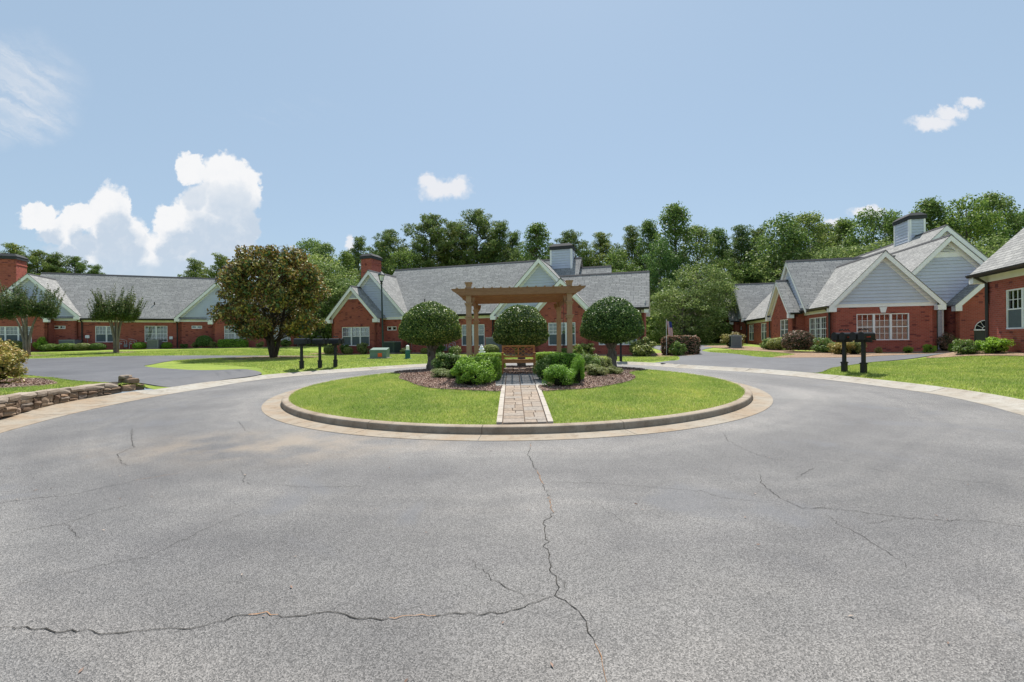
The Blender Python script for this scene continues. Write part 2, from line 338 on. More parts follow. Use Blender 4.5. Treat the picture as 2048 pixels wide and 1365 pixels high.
M['deciddark'] = mk_leaf('deciddark_leaves', [(0, (0.061, 0.115, 0.038)), (0.5, (0.121, 0.203, 0.059)), (0.85, (0.203, 0.29, 0.084)), (1, (0.311, 0.378, 0.135))], .5, .35, .12)
M['decidlight'] = mk_leaf('decidlight_leaves', [(0, (.09, .14, .045)), (.5, (.16, .235, .075)), (.85, (.25, .32, .12)), (1, (.34, .39, .18))], .5, .38, .12)
M['pine'] = mk_leaf('pine_leaves', [(0, (0.078, 0.124, 0.046)), (0.5, (0.147, 0.209, 0.065)), (0.9, (0.24, 0.302, 0.101)), (1, (0.341, 0.295, 0.139))], .55, .3, .12)
def mk_bark(name, a, b):
    t = NT(name, .95, .1); mp = t.n('ShaderNodeMapping'); t.l(t.tc.outputs['Object'], mp.inputs[0]); mp.inputs['Scale'].default_value = (1, 1, .25)
    f = t.noise(14, 5, .7, mp.outputs[0]); t.col(t.ramp(f, [(.3, a), (.7, b)])); t.bump(f, .6, .03); return t.m
M['bark'] = mk_bark('grey_bark', (.09, .075, .06), (.24, .21, .175))
M['barkdark'] = mk_bark('dark_bark', (.035, .028, .022), (.11, .09, .07))
M['barkpale'] = mk_bark('pale_bark', (.15, .125, .095), (.32, .28, .225))
M['shadecore'] = plain('inner_shade_core', (.022, .026, .014), 1, 0, .3, 10)  # near-black core added inside crowns: blocks light, its colour stands for inner shade
M['mulchi'] = None
def mk_mulch(name, a, b, c):
    t = NT(name, .95, .1); v = t.n('ShaderNodeTexVoronoi'); t.l(t.tc.outputs['Object'], v.inputs['Vector']); v.inputs['Scale'].default_value = 26
    t.col(t.mix(.35, t.ramp(v.outputs['Color'], [(.1, a), (.5, b), (.9, c)]), t.ramp(t.noise(3, 4, .6), [(.3, a), (.7, c)]))); t.bump(v.outputs['Distance'], .8, .04); return t.m
M['mulchi'] = mk_mulch('bark_mulch', (.10, .06, .05), (.25, .165, .14), (.42, .31, .27))
M['straw'] = mk_mulch('pine_straw', (.16, .10, .065), (.29, .20, .135), (.40, .295, .205))
M['chip'] = mk_leaf('bark_chips', [(0, (.12, .07, .055)), (.5, (.27, .18, .15)), (1, (.50, .39, .34))], .9, 0, .1)
def mk_wood(name, a, b, c, sc=(14, 14, 2)):
    t = NT(name, .65, .3); mp = t.n('ShaderNodeMapping'); t.l(t.tc.outputs['Object'], mp.inputs[0]); mp.inputs['Scale'].default_value = sc
    f = t.noise(3, 5, .6, mp.outputs[0], 1.0); t.col(t.ramp(f, [(.25, a), (.5, b), (.8, c)])); t.bump(f, .15, .004); return t.m
M['cedar_post'] = mk_wood('cedar_stain_post', (.28, .165, .09), (.37, .225, .13), (.44, .285, .175))
M['cedar_board'] = mk_wood('cedar_stain_board', (.20, .10, .048), (.28, .145, .072), (.35, .20, .11), (2, 14, 14))
M['teak'] = mk_wood('teak', (.33, .12, .035), (.46, .19, .06), (.56, .27, .10), (3, 14, 14))
def mk_obj_random(name, stops, rough=.9, bump=.5, nscale=18, spec=.2):
    t = NT(name, rough, spec); oi = t.n('ShaderNodeObjectInfo')
    c = t.ramp(oi.outputs['Random'], stops); f = t.noise(nscale, 5, .7)
    t.col(t.mix(1.0, c, t.ramp(f, [(.28, (.62, .62, .64)), (.7, (1.22, 1.2, 1.18))]), 'MULTIPLY')); t.bump(f, bump, .012); return t.m
M['paver'] = mk_obj_random('paver', [(0, (.25, .20, .155)), (.35, (.31, .25, .195)), (.7, (.28, .25, .215)), (1, (.35, .275, .21))])
M['slab'] = mk_obj_random('slab', [(0, (.22, .22, .22)), (1, (.28, .275, .265))])
M['stone'] = mk_obj_random('wall_stone', [(0, (.15, .10, .07)), (.35, (.25, .18, .125)), (.7, (.30, .225, .16)), (.9, (.20, .17, .145)), (1, (.38, .25, .16))], .95, .9, 9)
M['capstone'] = mk_obj_random('cap_stone', [(0, (.30, .25, .20)), (.5, (.38, .32, .26)), (1, (.27, .215, .165))], .95, .8, 9)

# ---------------------------------------------------------------- helpers
def link(o, parent=None):
    C.objects.link(o)
    if parent: o.parent = parent
    return o
def tag(o, label=None, cat=None, group=None, kind=None):
    for k, v in (('label', label), ('category', cat), ('group', group), ('kind', kind)):
        if v: o[k] = v
    return o
def empty(name, loc, rz=0, label=None, cat=None, group=None):
    o = bpy.data.objects.new(name, None); C.objects.link(o); o.location = loc; o.rotation_euler = (0, 0, rz); o.empty_display_size = .2
    return tag(o, label, cat, group)
V3 = Vector
class G:
    """collects polygons (with a material index) and links them as one mesh with metre-true UVs"""
    def __init__(s): s.v = []; s.f = []; s.mi = []
    def add(s, vs, fs, mi=0):
        b = len(s.v); s.v += [tuple(p) for p in vs]; s.f += [tuple(i+b for i in f) for f in fs]; s.mi += [mi]*len(fs); return s
    def poly(s, pts, mi=0): return s.add(pts, [tuple(range(len(pts)))], mi)
    def box(s, x0, x1, y0, y1, z0, z1, mi=0):
        return s.add([(x0,y0,z0),(x1,y0,z0),(x1,y1,z0),(x0,y1,z0),(x0,y0,z1),(x1,y0,z1),(x1,y1,z1),(x0,y1,z1)],
                     [(0,3,2,1),(4,5,6,7),(0,1,5,4),(1,2,6,5),(2,3,7,6),(3,0,4,7)], mi)
    def obox(s, fr, a0, a1, n0, n1, z0, z1, mi=0):
        """box in a wall frame: along a, outward n, up z"""
        P = [fr.p(a, n, z) for z in (z0, z1) for (a, n) in ((a0, n0), (a1, n0), (a1, n1), (a0, n1))]
        return s.add(P, [(0,3,2,1),(4,5,6,7),(0,1,5,4),(1,2,6,5),(2,3,7,6),(3,0,4,7)], mi)
    def prism(s, pts, off, mi=0):
        """polygon extruded by the vector off"""
        n = len(pts); off = V3(off); P = [V3(p) for p in pts]; Q = [p+off for p in P]
        return s.add(P+Q, [tuple(range(n-1, -1, -1)), tuple(range(n, 2*n))] + [(i, (i+1) % n, (i+1) % n+n, i+n) for i in range(n)], mi)
    def tube(s, path, rad, k=8, mi=0, cap=True):
        path = [V3(p) for p in path]; b = len(s.v); n = len(path)
        if not hasattr(rad, '__len__'): rad = [rad]*n
        ref = V3((0.31, 0.17, .93))
        for i, p in enumerate(path):
            t = (path[min(i+1, n-1)]-path[max(i-1, 0)]).normalized()
            if abs(t.z) > .95: ref = V3((1, .1, 0))
            x = t.cross(ref).normalized(); y = t.cross(x)
            for j in range(k):
                a = 2*math.pi*j/k; s.v.append(tuple(p+(x*math.cos(a)+y*math.sin(a))*rad[i]))
        for i in range(n-1):
            for j in range(k):
                s.f.append((b+i*k+j, b+i*k+(j+1) % k, b+(i+1)*k+(j+1) % k, b+(i+1)*k+j)); s.mi.append(mi)
        if cap:
            s.f.append(tuple(b+j for j in range(k-1, -1, -1))); s.mi.append(mi); s.f.append(tuple(b+(n-1)*k+j for j in range(k))); s.mi.append(mi)
        return s
    def lathe(s, prof, c=(0, 0, 0), k=12, mi=0):
        return s.tube([(c[0], c[1], c[2]+z) for z, r in prof], [max(r, .0005) for z, r in prof], k, mi)
    def mesh(s, name, mats, smooth=False, uv=False, fix=True):
        me = bpy.data.meshes.new(name); me.from_pydata(s.v, [], s.f)
        for m in (mats if isinstance(mats, (list, tuple)) else [mats]): me.materials.append(m)
        me.polygons.foreach_set('material_index', s.mi)
        if fix:
            bm = bmesh.new(); bm.from_mesh(me); bmesh.ops.recalc_face_normals(bm, faces=bm.faces[:]); bm.to_mesh(me); bm.free()
        if smooth: me.polygons.foreach_set('use_smooth', [True]*len(me.polygons))
        if uv:
            l = me.uv_layers.new(name='UVMap')
            for p in me.polygons:
                nn = p.normal; t = V3((0, 0, 1)).cross(nn)
                t = t.normalized() if t.length > .05 else V3((1, 0, 0)); b = nn.cross(t)
                for li in p.loop_indices:
                    co = me.vertices[me.loops[li].vertex_index].co; l.data[li].uv = (co.dot(t), co.dot(b))
        me.update(); return me
    def build(s, name, mats, parent=None, smooth=False, uv=False, label=None, cat=None, group=None, kind=None, loc=None, bevel=0, fix=True):
        o = bpy.data.objects.new(name, s.mesh(name, mats, smooth, uv, fix)); link(o, parent)
        if loc: o.location = loc
        if bevel:
            md = o.modifiers.new('bevel', 'BEVEL'); md.width = bevel; md.segments = 2; md.limit_method = 'ANGLE'
        return tag(o, label, cat, group, kind)
def np_mesh(name, verts, faces_flat, k, mat, smooth=False):
    """verts (n,3) float, faces as a flat index array with k corners each"""
    me = bpy.data.meshes.new(name); nv = len(verts); nf = len(faces_flat)//k
    me.vertices.add(nv); me.vertices.foreach_set('co', np.asarray(verts, np.float32).ravel())
    me.loops.add(nf*k); me.loops.foreach_set('vertex_index', np.asarray(faces_flat, np.int32))
    me.polygons.add(nf); me.polygons.foreach_set('loop_start', np.arange(0, nf*k, k, dtype=np.int32)); me.polygons.foreach_set('loop_total', np.full(nf, k, np.int32))
    if smooth: me.polygons.foreach_set('use_smooth', np.ones(nf, bool))
    me.materials.append(mat); me.update(calc_edges=True); me.validate(); return me

# ---------------------------------------------------------------- terrain
CPT = [((-38,41),.44),((-30,43),.42),((-46,38),.46),((-22,47),.35),((-36,34),.30),((-28,33),.25),((-30,27),.2),((-20,24),.1),
 ((-12.6,35),-.08),((-5,33),-.1),((2,30),-.14),((9,28),-.2),((-8,27),0),((-14,27),.05),
 ((21,25),-.06),((27,24),0),((17,30),0),((16,42),0),((19.5,18),.42),((19.8,16.5),.42),((22,14),.45),((16.5,20.5),0),((18.4,21),.02),((14,16.5),.05),((12.5,14),.06),((15,18.2),.04),
 ((12,25),-.1),((8,45),-.3),((0,60),-.5),((-25,70),0),((30,60),-.3),
 ((-9.9,6.5),.34),((-10.4,8.2),.36),((-10.8,10),.30),((-12.5,8.5),.5),((-15,9),.55),((-14,12),.36),((-16,14),.2),((-12,13),.1),((-20,14),.35)]
CPA = np.array([(a[0], a[1], e) for a, e in CPT])
ISL = np.array([.1, 12.6])
def Hn(x, y):
    x = np.atleast_1d(np.asarray(x, float)); y = np.atleast_1d(np.asarray(y, float))
    base = .007*np.clip(x, -60, 60)+.02*np.clip(y, -10, 70)
    w = 1/((x[:, None]-CPA[:, 0])**2+(y[:, None]-CPA[:, 1])**2+2.0)**1.6
    e = (w*CPA[:, 2]).sum(1)/w.sum(1)
    rd = np.hypot(x-.1, y-12.6)-9.9
    t = np.clip(rd/1.2, 0, 1); t = t*t*(3-2*t)
    # nothing lifts the street behind the camera
    s = np.clip((y-1)/5, 0, 1)
    return base+t*(e+.06)*s+.06*t*(1-s)
def H(x, y): return float(Hn(x, y)[0])
def plane(x, y): return .007*x+.02*y
def Hisl(x, y):
    r = math.hypot(x-.1, y-12.6); return plane(x, y)+.125+.17*max(0, 1-(r/5.8)**2)
def catmull(pts, per=8, closed=False):
    out = []; n = len(pts); P = [np.array(p, float) for p in pts]
    rngi = range(n) if closed else range(n-1)
    for i in rngi:
        if closed: p0, p1, p2, p3 = P[i-1], P[i], P[(i+1) % n], P[(i+2) % n]
        else: p0, p1, p2, p3 = P[max(i-1, 0)], P[i], P[i+1], P[min(i+2, n-1)]
        for j in range(per):
            t = j/per; out.append(tuple(.5*((2*p1)+(-p0+p2)*t+(2*p0-5*p1+4*p2-p3)*t*t+(-p0+3*p1-3*p2+p3)*t**3)))
    if not closed: out.append(tuple(P[-1]))
    return out
def inpoly(px, py, poly):
    px = np.asarray(px); py = np.asarray(py); r = np.zeros(px.shape, bool); n = len(poly); j = n-1
    for i in range(n):
        xi, yi = poly[i]; xj, yj = poly[j]
        c = ((yi > py) != (yj > py)) & (px < (xj-xi)*(py-yi)/(yj-yi+1e-12)+xi); r ^= c; j = i
    return r
def patch(name, poly, mat, off, hf=H, grid=.5, kind='structure', parent=None, label=None, skirt=0):
    from mathutils.geometry import delaunay_2d_cdt
    cv, ce, cf = delaunay_2d_cdt([Vector(q) for q in poly], [], [list(range(len(poly)))], 1, 1e-4, False)[:3]
    bm = bmesh.new(); vs = [bm.verts.new((q.x, q.y, 0)) for q in cv]
    for t in cf:
        cx_ = sum(cv[i].x for i in t)/len(t); cy_ = sum(cv[i].y for i in t)/len(t)
        if not inpoly(np.array([cx_]), np.array([cy_]), poly)[0]: continue
        try: bm.faces.new([vs[i] for i in t])
        except ValueError: pass
    xs = [p[0] for p in poly]; ys = [p[1] for p in poly]
    for ax, lo, hi in ((0, min(xs), max(xs)), (1, min(ys), max(ys))):
        g = math.ceil(lo/grid)*grid
        while g < hi:
            nrm = (1, 0, 0) if ax == 0 else (0, 1, 0); co = (g, 0, 0) if ax == 0 else (0, g, 0)
            bmesh.ops.bisect_plane(bm, geom=bm.verts[:]+bm.edges[:]+bm.faces[:], dist=1e-5, plane_co=co, plane_no=nrm); g += grid
    for v in bm.verts: v.co.z = hf(v.co.x, v.co.y)+off
    if skirt:
        ed = [e for e in bm.edges if e.is_boundary]; r = bmesh.ops.extrude_edge_only(bm, edges=ed)
        for v in r['geom']:
            if isinstance(v, bmesh.types.BMVert): v.co.z -= skirt
    bmesh.ops.recalc_face_normals(bm, faces=bm.faces[:])
    if sum(f.normal.z for f in bm.faces) < 0: bmesh.ops.reverse_faces(bm, faces=bm.faces[:])
    me = bpy.data.meshes.new(name); bm.to_mesh(me); bm.free(); me.materials.append(mat)
    me.polygons.foreach_set('use_smooth', [not skirt]*len(me.polygons))
    o = link(bpy.data.objects.new(name, me), parent); tag(o, label, kind=kind); return o

# kerb line round the street: inner (asphalt edge) and outer (lawn edge), anticlockwise from the lower right
inn = [(7, -14), (7.0, -6), (7.1, 0), (7.3, 3), (7.8, 5.4), (8.66, 7.45), (9.19, 8.65), (9.51, 9.9), (9.5, 11.35), (9.28, 12.85), (8.85, 14.4), (8.3, 15.6), (7.55, 16.6), (6.75, 17.7), (5.97, 19.0), (4.9, 20.1), (3.2, 21.0), (1.0, 21.6), (-1.2, 21.6), (-3.4, 20.85),
       (-5.06, 19.85), (-6.7, 18.45), (-7.8, 17.4), (-8.75, 16.1), (-9.1, 15.0), (-9.25, 13.3), (-9.38, 12.0), (-9.38, 10.8), (-9.25, 9.7), (-9.0, 8.6), (-8.58, 7.4), (-7.9, 5.6), (-7.3, 3), (-7.1, 0), (-7, -6), (-7, -14)]
inner = catmull(inn, 6)
outer = []
for i, p in enumerate(inner):
    a = np.array(inner[max(i-1, 0)]); b = np.array(inner[min(i+1, len(inner)-1)]); t = (b-a)/np.linalg.norm(b-a)
    n = np.array([t[1], -t[0]]); w = .70 if p[0] > 0 else .80
    outer.append(tuple(np.array(p)+n*w))
wallseg = [-1]*len(inner)
lawn_edge = list(outer)
for i, p in enumerate(inner):
    a = np.array(inner[max(i-1, 0)]); b = np.array(inner[min(i+1, len(inner)-1)]); t = (b-a)/np.linalg.norm(b-a); n = np.array([t[1], -t[0]])
    if p[0] < 0 and 1.5 < outer[i][1] < 12.45:
        wallseg[i] = 1; lawn_edge[i] = tuple(np.array(p)+n*1.30); outer[i] = tuple(np.array(p)+n*1.06)
def kerb_z(q):      # rolled kerb profile, q 0 at asphalt .. 1 at lawn
    return {0: 0.004, .45: .0, .75: .045, 1.: .085}[q]
def build_ground():
    # asphalt street
    road = [(x, y) for x, y in inner]
    o = patch('street', road, M['asphalt'], 0.0, hf=plane, grid=8)
    # kerb sections with open joints
    root = empty('street_kerb', (0, 0, 0)); root['kind'] = 'structure'
    acc = 0; sec = []; start = 0
    S = [0]
    for i in range(1, len(inner)): S.append(S[-1]+math.dist(inner[i], inner[i-1]))
    cuts = [0]; 
    for i in range(1, len(inner)):
        if S[i]-S[cuts[-1]] > 2.7: cuts.append(i)
    if cuts[-1] != len(inner)-1: cuts.append(len(inner)-1)
    for c0, c1 in zip(cuts[:-1], cuts[1:]):
        g = G(); rows = []
        for i in range(c0, c1+1):
            a = np.array(inner[i]); b = np.array(outer[i]); t = np.array([0., 0.])
            if i in (c0, c1):
                k = inner[i+1] if i == c0 else inner[i-1]; t = (np.array(k)-a); t = t/np.linalg.norm(t)*.009
            jit = .0
            rows.append([tuple(a+(b-a)*q+t)+(plane(*(a+(b-a)*q))+z,) for q, z in ((-.01, -.12), (-.01, .006), (.45, .002), (.72, .040), (.93, .085), (1.0, .088), (1.0, -.12))])
        m = len(rows[0])
        for r in rows: g.v += r
        for i in range(len(rows)-1):
            for j in range(m-1): g.f.append((i*m+j, i*m+j+1, (i+1)*m+j+1, (i+1)*m+j)); g.mi.append(0)
        g.f.append(tuple(range(m))); g.mi.append(0); g.f.append(tuple((len(rows)-1)*m+j for j in range(m-1, -1, -1))); g.mi.append(0)
        g.build('kerb_section', M['outerkerb'] if inner[c0][1] > 13.2 or inner[c0][0] > 0 else M['gutterpan'], root)
    # surrounding ground to the horizon, starting at the back of the kerb
    idx = list(range(0, len(outer), 1)); P = np.array([lawn_edge[i] for i in idx])
    d = P-np.array([.1, 10.0]); L_ = np.linalg.norm(d, axis=1, keepdims=True); dirs = d/L_
    rads = [0]; st = .25
    while rads[-1] < 2500: rads.append(rads[-1]+st); st *= 1.065
    verts = []; 
    for r in rads:
        q = P+dirs*r; verts.append(np.column_stack([q, Hn(q[:, 0], q[:, 1])+.02]))
    verts[0][:, 2] = [plane(*p)+.08 if wallseg[i] < 0 else max(plane(*p)+.30, H(*p)) for i, p in enumerate(P)]
    V = np.vstack(verts); n = len(P); f = []
    for i in range(len(rads)-1):
        for j in range(n-1): f += [i*n+j, (i+1)*n+j, (i+1)*n+j+1, i*n+j+1]
    me = np_mesh('lawn_ground', V, f, 4, M['lawn'], True)
    bm = bmesh.new(); bm.from_mesh(me); 
    if bm.faces[:][0].normal.z < 0: bmesh.ops.reverse_faces(bm, faces=bm.faces[:])
    bm.to_mesh(me); bm.free()
    tag(link(bpy.data.objects.new('lawn_ground', me)), kind='structure')
build_ground()
drive_l = catmull([(-9.45, 16.6), (-9.85, 14.9), (-9.95, 13.3), (-10.5, 12.75), (-11.3, 12.7), (-12.37, 13.1), (-13.5, 13.2), (-15.8, 14.7), (-17.5, 15.5), (-22, 16.8), (-34, 17), (-46, 20), (-44, 27), (-38, 28.5),
          (-32.03, 28.9), (-30.5, 29.3), (-28.15, 30.05), (-24.65, 30.4), (-21.81, 30.9), (-18.08, 31.4), (-15.1, 31.5), (-12.5, 31.2), (-12.6, 30.5), (-14.2, 29.8), (-16.8, 29.5), (-18.7, 28.6), (-19.6, 27), (-19.7, 25.4), (-18.7, 23.1), (-17.2, 20.6), (-15.3, 18.5), (-12.95, 17.0), (-11.4, 16.4), (-10.3, 16.6)], 4, True)
drive_r = catmull([(6.1, 19.9), (7.2, 18.8), (8.2, 17.6), (9.1, 16.3), (9.6, 15.2), (10.05, 14.5), (11.3, 15.3), (14.3, 17.4), (16.6, 18.3), (19.5, 19.0), (22.0, 20.2), (21.5, 21.4), (18.5, 21.3), (15.6, 20.5), (13.6, 20.9), (12.95, 21.6), (13.0, 23), (13.4, 25), (13.5, 27), (13.1, 29.2), (13.6, 31.5), (16.5, 36), (17.5, 41), (13, 41), (11.5, 35), (10.6, 29.5), (9.9, 26.2), (8.9, 23.4), (7.9, 21.0), (7.2, 20.55)], 4, True)
patch('left_driveway', drive_l, M['sealed'], .045, skirt=.06)
patch('right_driveway', drive_r, M['sealed'], .045, skirt=.06)

# island: kerb sections, gutter pan, domed lawn, beds, path
def build_island():
    cx, cy = ISL
    root = empty('island_kerb', (0, 0, 0)); root['kind'] = 'structure'
    joints = [-95.5, -74, -50, -27, 2, 30, 58, 86, 114, 142, 168, 196, 214, 231, 245.5]
    joints = joints+[joints[0]+360]
    def ring(a0, a1, prof, name, mat, eps):
        g = G(); m = len(prof); N = max(4, int((a1-a0)/2))
        for i in range(N+1):
            a = R(a0+(a1-a0)*i/N)+(eps if i == 0 else -eps if i == N else 0)
            for r, z in prof:
                x = cx+r*math.cos(a); y = cy+r*math.sin(a); g.v.append((x, y, plane(x, y)+z))
        for i in range(N):
            for j in range(m-1): g.f.append((i*m+j, i*m+j+1, (i+1)*m+j+1, (i+1)*m+j)); g.mi.append(0)
        g.f.append(tuple(range(m))); g.mi.append(0); g.f.append(tuple(N*m+j for j in range(m-1, -1, -1))); g.mi.append(0)
        return g.build(name, mat, root)
    for a0, a1 in zip(joints[:-1], joints[1:]):
        ring(a0, a1, [(5.955, -.1), (5.955, .012), (5.945, .095), (5.935, .112), (5.905, .122), (5.80, .125), (5.785, .118), (5.785, -.1)], 'kerb_section', M['kerb'], .0008)
        ring(a0, a1, [(6.335, -.1), (6.335, .006), (6.2, .004), (5.96, .010), (5.96, -.1)], 'gutter_section', M['gutterpan'], .0008)
    pts = [(cx+5.785*math.cos(t), cy+5.785*math.sin(t)) for t in np.linspace(0, 2*math.pi, 120, endpoint=False)]
    patch('island_lawn', pts, M['lawn'], -.012, hf=Hisl, grid=.4)
build_island()
pathL, pathR, pathY0, pathY1 = -.155, .535, 6.84, 10.42
bedL = catmull([(-3.35, 13.0), (-3.1, 12.5), (-2.75, 11.8), (-2.35, 11.0), (-1.9, 10.4), (-1.2, 10.0), (-.6, 9.75), (-.27, 9.7), (-.24, 10.4), (-.4, 10.45), (-.4, 13.2), (.3, 13.2), (.3, 17.6), (-1.5, 17.9), (-3.0, 17.5), (-4.2, 16.9), (-4.3, 16.0), (-3.7, 14.6)], 4, True)
bedR = catmull([(.62, 9.65), (1.0, 9.7), (1.8, 10.0), (2.5, 10.65), (3.0, 11.3), (3.35, 12.0), (3.5, 12.7), (3.6, 13.6), (4.1, 14.6), (4.6, 15.3), (4.7, 16.1), (4.0, 17.0), (2.6, 17.7), (.8, 17.9), (.3, 17.6), (.3, 13.2), (.82, 13.2), (.82, 10.45), (.62, 10.4)], 4, True)
patch('mulch_bed', bedL, M['mulchi'], .02, hf=Hisl, grid=.4, skirt=.05)
patch('mulch_bed', bedR, M['mulchi'], .02, hf=Hisl, grid=.4, skirt=.05)

def build_path():
    root = empty('garden_path', (0, 0, 0)); root['kind'] = 'structure'
    rr = random.Random(5)
    def piece(name, x0, x1, y0, y1, mat, lift, th=.06):
        g = G(); P = []
        e = .003
        for z in (-th, 0):
            for x, y in ((x0, y0), (x1, y0), (x1, y1), (x0, y1)):
                ex = e if z == 0 else 0
                P.append((x+(ex if x == x0 else -ex), y+(ex if y == y0 else -ex), Hisl(x, y)+lift+z))
        g.add(P, [(0,3,2,1),(4,5,6,7),(0,1,5,4),(1,2,6,5),(2,3,7,6),(3,0,4,7)])
        g.build(name, mat, root)
    # two columns of paving slabs cut by cross joints, as stamped stone
    mid = (pathL+pathR)/2
    for c0, c1 in ((pathL, mid), (mid, pathR)):
        y = pathY0
        while y < pathY1-.05:
            d = rr.choice((.17, .2, .26, .3)); y1 = min(y+d, pathY1)
            if pathY1-y1 < .1: y1 = pathY1
            j = .004
            if rr.random() < .62:
                s = c0+(c1-c0)*rr.uniform(.4, .62)
                piece('paver', c0+j, s-j, y+j, y1-j, M['paver'], .018+rr.uniform(-.003, .003)); piece('paver', s+j, c1-j, y+j, y1-j, M['paver'], .018+rr.uniform(-.003, .003))
            else: piece('paver', c0+j, c1-j, y+j, y1-j, M['paver'], .018+rr.uniform(-.003, .003))
            y = y1
    for x0, x1 in ((pathL-.10, pathL-.008), (pathR+.008, pathR+.10)):
        y = pathY0-.01
        for d in (.42, .7, .85, .8, 1.0):
            y1 = min(y+d, pathY1); 
            if y1-y > .05: piece('edging_slab', x0, x1, y+.006, y1-.006, M['edging'], .03)
            y = y1
    xs = [-.52, -.17, .19, .56, .92]
    for i in range(4):
        for (y0, y1) in ((pathY1+.005, 11.25), (11.25, 12.1), (12.1, 12.95), (12.95, 13.7)):
            piece('paver', xs[i]+.008, xs[i+1]-.008, y0+.008, y1-.008, M['slab'], .02+rr.uniform(-.002, .002))
    # bedding under the joints
    patch('path_bedding', [(pathL-.1, pathY0-.01), (pathR+.1, pathY0-.01), (pathR+.1, pathY1), (.93, pathY1), (.93, 13.71), (-.53, 13.71), (-.53, pathY1), (pathL-.1, pathY1)], M['joint'], .002, hf=Hisl, grid=.4, parent=root)
build_path()

# cracks in the asphalt: thin ribbons just above it
def build_cracks():
    CR = {  # picture-independent world polylines (x, y), widths
    }
    road = bpy.data.objects['street']; rr = random.Random(3)
    def gz(x, y):
        X = x-1024; Y = 682.5-y; c, s = math.cos(R(.5)), math.sin(R(.5)); X, Y = X*c+Y*s, -X*s+Y*c
        t = 1.55/(.007*X/880+.02-Y/880); return (X*t/880, t)
    L = [
     ([(1062,885),(1057,910),(1070,935),(1083,962),(1090,975),(1100,1000),(1105,1030),(1086,1045),(1092,1075),(1098,1110),(1100,1140),(1115,1168),(1110,1192),(1130,1202),(1160,1222),(1175,1255),(1190,1290),(1205,1330),(1214,1372)], .011, .5),
     ([(1112,1192),(1130,1182),(1132,1165),(1116,1155)], .007, 0),
     ([(-20,1256),(90,1258),(98,1266),(170,1262),(200,1271),(260,1262),(340,1258),(400,1254),(480,1233),(530,1229),(580,1236),(655,1224),(700,1235),(725,1240),(830,1234),(940,1230),(1024,1224),(1060,1210),(1090,1198),(1112,1192)], .012, .04),
     ([(935,1118),(975,1150),(1000,1170),(1024,1180),(1050,1190),(1092,1194)], .008, 0),
     ([(1521,950),(1521,965),(1537,980),(1565,1000),(1605,1018),(1650,1017),(1720,1024),(1800,1035),(1900,1042),(1950,1040),(2060,1056)], .009, 0),
     ([(1666,1035),(1672,1048),(1700,1060),(1735,1080),(1760,1096),(1790,1115),(1813,1132),(1812,1137)], .008, 0),
     ([(1798,1034),(1770,1045),(1725,1048)], .007, 0), ([(1588,960),(1610,946),(1632,934)], .008, 0),
     ([(1445,865),(1456,882),(1500,905),(1550,920),(1600,922)], .008, 0),
     ([(1090,965),(1200,967),(1300,975),(1400,983),(1450,997),(1520,1004),(1565,1010)], .007, 0),
     ([(265,858),(262,880),(268,895),(235,908),(240,925),(258,933)], .012, 0),
     ([(-20,1010),(60,998),(130,993),(200,978),(280,960),(370,945)], .009, .2),
     ([(-20,1074),(100,1052),(130,1048),(200,1024),(300,1000)], .008, .2), ([(130,1048),(150,1070),(162,1077)], .007, 0),
     ([(-20,1184),(100,1155),(200,1132),(300,1112),(430,1050),(520,1015)], .006, 0),
     ([(540,970),(620,975),(715,973),(742,979)], .007, 0), ([(478,842),(490,862),(510,870)], .009, 0), ([(480,940),(492,955),(486,966),(505,972)], .008, 0),
     ([(1600,922),(1700,930),(1800,950),(1950,965),(2060,975)], .006, 0), ([(1150,990),(1180,1000),(1240,1040),(1300,1060)], .004, 0),
    ]
    for pl, w, dirt in L:
        P = [np.array(gz(*p)) for p in pl]; Q = []
        for a, b in zip(P[:-1], P[1:]):
            d = np.linalg.norm(b-a); n = max(1, int(d/.035)); nv = np.array([-(b-a)[1], (b-a)[0]])/max(d, 1e-6)
            for i in range(n):
                t = i/n; Q.append(a+(b-a)*t+nv*rr.gauss(0, .009)*min(1, n/4))
        Q.append(P[-1]); g = G(); gd = G(); prev = None; run = 0
        for i, q in enumerate(Q):
            t = Q[min(i+1, len(Q)-1)]-Q[max(i-1, 0)]; t = t/max(np.linalg.norm(t), 1e-6); nv = np.array([-t[1], t[0]])
            ww = .33*w*rr.uniform(.35, 1.0)*(.35+.65*min(1, i/6, (len(Q)-1-i)/6))
            l, r = q+nv*ww, q-nv*ww; cur = (l, r)
            if prev is not None and rr.random() > .015:
                if dirt and run <= 0 and rr.random() < dirt*.12: run = rr.randint(4, 14)
                tgt = gd if run > 0 else g; k = 1.6 if run > 0 else 1; run -= 1
                pts = [prev[0], prev[1], cur[1], cur[0]]
                tgt.add([(p[0], p[1], plane(*p)+(.004 if tgt is g else .006)) for p in pts], [(0, 1, 2, 3)])
            prev = cur
        if g.f: g.build('crack', M['crack'], road, kind='structure', fix=False)
        if gd.f: gd.build('crack_dirt', M['crackfill'], road, kind='structure', fix=False)
build_cracks()

